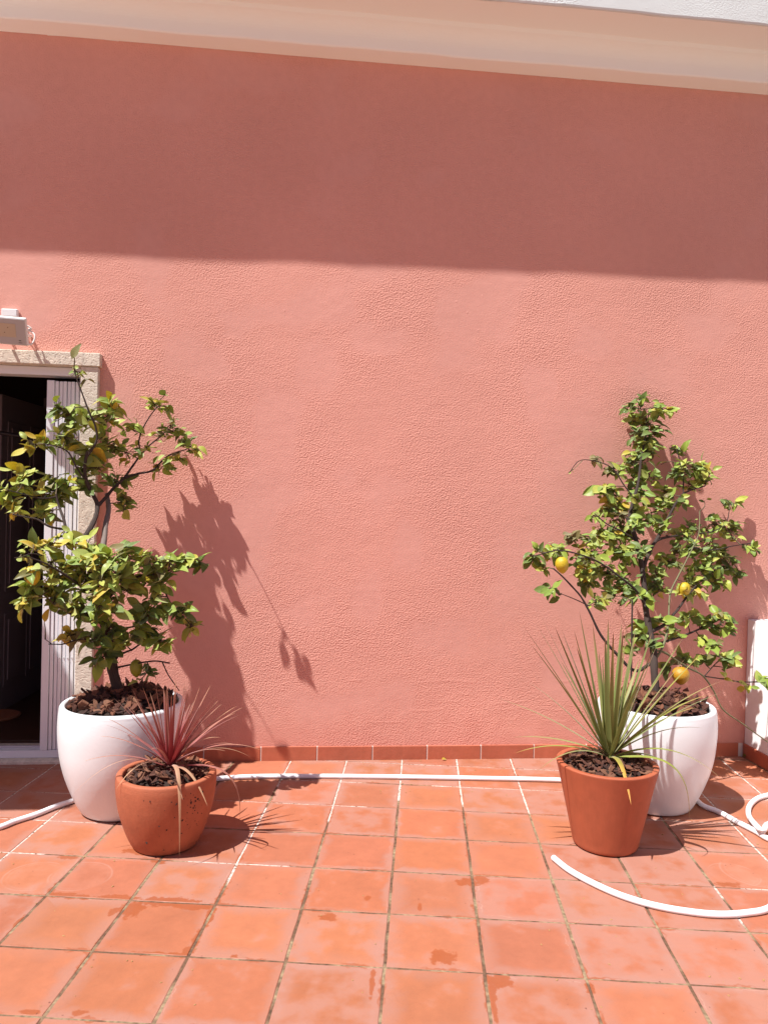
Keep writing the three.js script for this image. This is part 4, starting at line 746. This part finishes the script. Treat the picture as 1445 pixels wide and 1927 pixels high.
spiky('spiky plant with narrow dark red leaves in the small bulging terracotta pot', 'cordyline', [TL[0] + 0.012, 0.29, TL[1]], REDS, [
  [157, 1433, 0.1, 0.07, 1, 0.9], [189, 1346, 0.06, 0.05, 1], [215, 1314, 0.03, 0.04, 0], [249, 1296, 0.1, 0.02, 0], [252, 1312, -0.08, 0.03, 1], [308, 1289, 0.02, 0, 0, 1.1], [316, 1300, -0.1, 0, 0], [377, 1291, -0.04, 0.01, 1], [397, 1289, -0.1, 0.02, 1], [411, 1318, -0.12, 0.03, 1], [459, 1330, -0.05, 0.05, 1], [447, 1328, -0.12, 0.05, 2, 0.8], [395, 1380, -0.15, 0.06, 2], [356, 1296, 0.04, 0, 0], [349, 1285, -0.08, 0, 0, 0.8], [493, 1412, 0.02, 0.1, 1], [450, 1403, -0.06, 0.08, 1], [415, 1388, 0.06, 0.07, 2, 0.8], [470, 1424, -0.1, 0.11, 2, 0.8],
  [137, 1497, 0.12, 0.16, 2, 0.4], [219, 1485, 0.14, 0.12, 2, 0.9], [338, 1611, 0.225, 0.16, 2, 1.35], [391, 1517, 0.17, 0.11, 2, 1.2], [452, 1540, 0.12, 0.17, 1, 1.25], [344, 1505, 0.22, 0.06, 2, 0.9], [230, 1380, -0.12, 0.05, 0], [285, 1330, 0.14, 0.01, 0], [365, 1330, 0.15, 0.02, 0], [330, 1300, 0.12, 0, 0],
], { n: 26, lo: 0.25, hi: 1.45, len: [0.26, 0.38], m: 2 }, 0.0155, TL[1]);
spiky('spiky plant with long narrow green leaves in the conical terracotta pot', 'cordyline', [TR[0] + 0.012, 0.345, TR[1]], GREENS, [
  [983, 1176, 0.05, 0.02, 1, 0.8], [1008, 1173, -0.12, 0.03, 1, 0.8], [1019, 1162, -0.05, 0.02, 1, 0.7], [998, 1212, 0.15, 0.03, 0, 0.8], [1044, 1180, 0.1, 0.01, 0, 1.1], [1056, 1183, -0.1, 0.02, 1, 1], [1080, 1187, 0.04, 0.01, 1, 1.1], [1090, 1151, 0.02, 0, 0, 1.1], [1115, 1176, -0.15, 0, 1, 1], [1144, 1165, 0.02, 0, 0, 1.1], [1138, 1200, 0.14, 0, 0, 1.1], [1169, 1173, -0.1, 0, 0, 1.1], [1172, 1185, 0.06, 0, 1, 1.2], [1179, 1169, 0.0, 0, 1, 0.9], [1194, 1190, -0.1, 0, 0, 1], [1226, 1190, -0.05, 0.01, 0, 1], [1236, 1212, 0.12, 0.01, 1, 1], [1286, 1198, 0, 0.03, 0, 0.9], [1322, 1226, 0.05, 0.03, 2, 0.9], [1290, 1237, 0.12, 0.02, 1, 1], [1262, 1290, 0.16, 0.02, 1, 1.4], [1358, 1281, 0.03, 0.07, 1, 0.7],
  [939, 1315, 0.05, 0.05, 1, 1.05], [960, 1388, -0.06, 0.06, 1, 0.95], [969, 1417, 0.05, 0.08, 2, 0.8], [1008, 1454, 0.1, 0.11, 1, 0.5], [1329, 1308, -0.02, 0.07, 2, 0.85], [1308, 1331, 0.08, 0.06, 2, 0.85], [1322, 1370, -0.05, 0.08, 2, 0.5], [1358, 1467, 0.05, 0.16, 2, 0.95], [1281, 1458, -0.02, 0.1, 0, 0.9], [1296, 1544, 0.18, 0.24, 2, 1.25], [1187, 1514, 0.23, 0.13, 3, 1.1],
], { n: 15, lo: 0.6, hi: 1.5, len: [0.4, 0.58], m: 2 }, 0.0235, TR[1]);

// ---------------------------------------------------------------- hose
{
  const r = 0.0118, P = [], fl = (u, v, y = r) => { const p = onFloor(u, v, y); if (p.x > 1.94) p.x = 1.94; P.push(p); };
  P.push(V(-2.35, r, 0.78), V(-2.1, r, 0.76));
  fl(-8, 1558); fl(30, 1545); fl(70, 1532); fl(110, 1516); fl(140, 1506);
  P.push(V(-1.5, r, 0.35), V(-1.3, r, 0.28));
  fl(300, 1478); fl(360, 1470); fl(412, 1465); fl(470, 1461.5); fl(560, 1460.5); fl(660, 1461); fl(750, 1462); fl(900, 1464.5); fl(1055, 1468); fl(1150, 1474);
  P.push(V(0.98, r, 0.3), V(1.25, r, 0.34), V(1.38, r, 0.42));
  fl(1322, 1516); fl(1350, 1527); fl(1385, 1546); fl(1420, 1564); fl(1450, 1580);
  P.push(V(1.66, r, 0.99), V(1.82, r, 0.93), V(1.86, r, 0.74), V(1.8, r, 0.6));
  fl(1446, 1496); fl(1424, 1503); fl(1409, 1518); fl(1408, 1534); fl(1418, 1549, 0.03); fl(1434, 1563, 0.042);
  P.push(V(1.5, 0.036, 1.0), V(1.57, r, 1.14), V(1.5, r, 1.3), V(1.32, r, 1.42));
  fl(1446, 1709); fl(1405, 1718); fl(1350, 1721); fl(1290, 1715); fl(1230, 1704); fl(1170, 1686); fl(1115, 1662); fl(1070, 1637); fl(1042, 1615);
  const h = thing('garden_hose', 'long white hose snaking over the tiles behind the pots, its free end at right', 'hose', [0, 0, 0]);
  part('hose_pipe', tube(P, r, 420, 12, false), M.hose, h);
  const e = P.at(-1), q = P.at(-2), d = e.clone().sub(q).normalize();
  const cap = new THREE.SphereGeometry(r, 14, 10); part('end_stop', cap, M.hose, h, e.toArray());
}

// ---------------------------------------------------------------- small things on the floor
{
  const p = onFloor(838, 1429, 0.006), l = thing('fallen_leaf', 'small dry yellow leaf lying on the tiles by the skirting', 'leaf', p.toArray());
  const a = part('leaf_blade', leafGeos[1], LEAF.yellow[2], l, [-0.02, 0, 0], [-1.3, 0, -1.2]); a.scale.setScalar(0.045);
  const w = onFloor(1401, 1424), g = thing('weed', 'tiny green weed sprouting in the corner of the floor', 'weed', [w.x - 0.005, 0, Math.max(0.03, w.z)]);
  for (let k = 0; k < 9; k++) { const b = part('leaf', leafGeos[k % 6], LEAF.mid[k % 3], g, [0, 0.004, 0], [rr(0.1, 1), k * 2.4, rr(-0.5, 0.5)]); b.rotation.order = 'YXZ'; b.scale.setScalar(rr(0.014, 0.024)); }
  const crumbs = [], geo = new THREE.IcosahedronGeometry(1, 0);
  for (let k = 0; k < 150; k++) {
    const nearWall = k < 60, c = nearWall ? onFloor(rr(600, 1060), rr(1431, 1500)) : k < 90 ? onFloor(rr(1200, 1440), rr(1430, 1600)) : onFloor(rr(0, 1440), rr(1580, 1900)), s = rr(0.0012, 0.0034);
    if (c.z < 0.02) continue;
    const q = geo.clone(); q.scale(s * rr(0.8, 2.2), s * 0.5, s); q.rotateY(rr(0, 6)); q.translate(c.x, s * 0.35, c.z); crumbs.push(q);
  }
  const o = new THREE.Mesh(mergeGeometries(crumbs), std(RGB(0.34, 0.2, 0.08), 0.9)); o.name = 'crumbs'; o.userData = { kind: 'stuff', label: 'dry crumbs and husks scattered over the terracotta tiles' }; scene.add(o);
}

scene.traverse((o) => { if (o.isMesh) { o.castShadow = true; o.receiveShadow = true; } });
renderer.render(scene, camera);
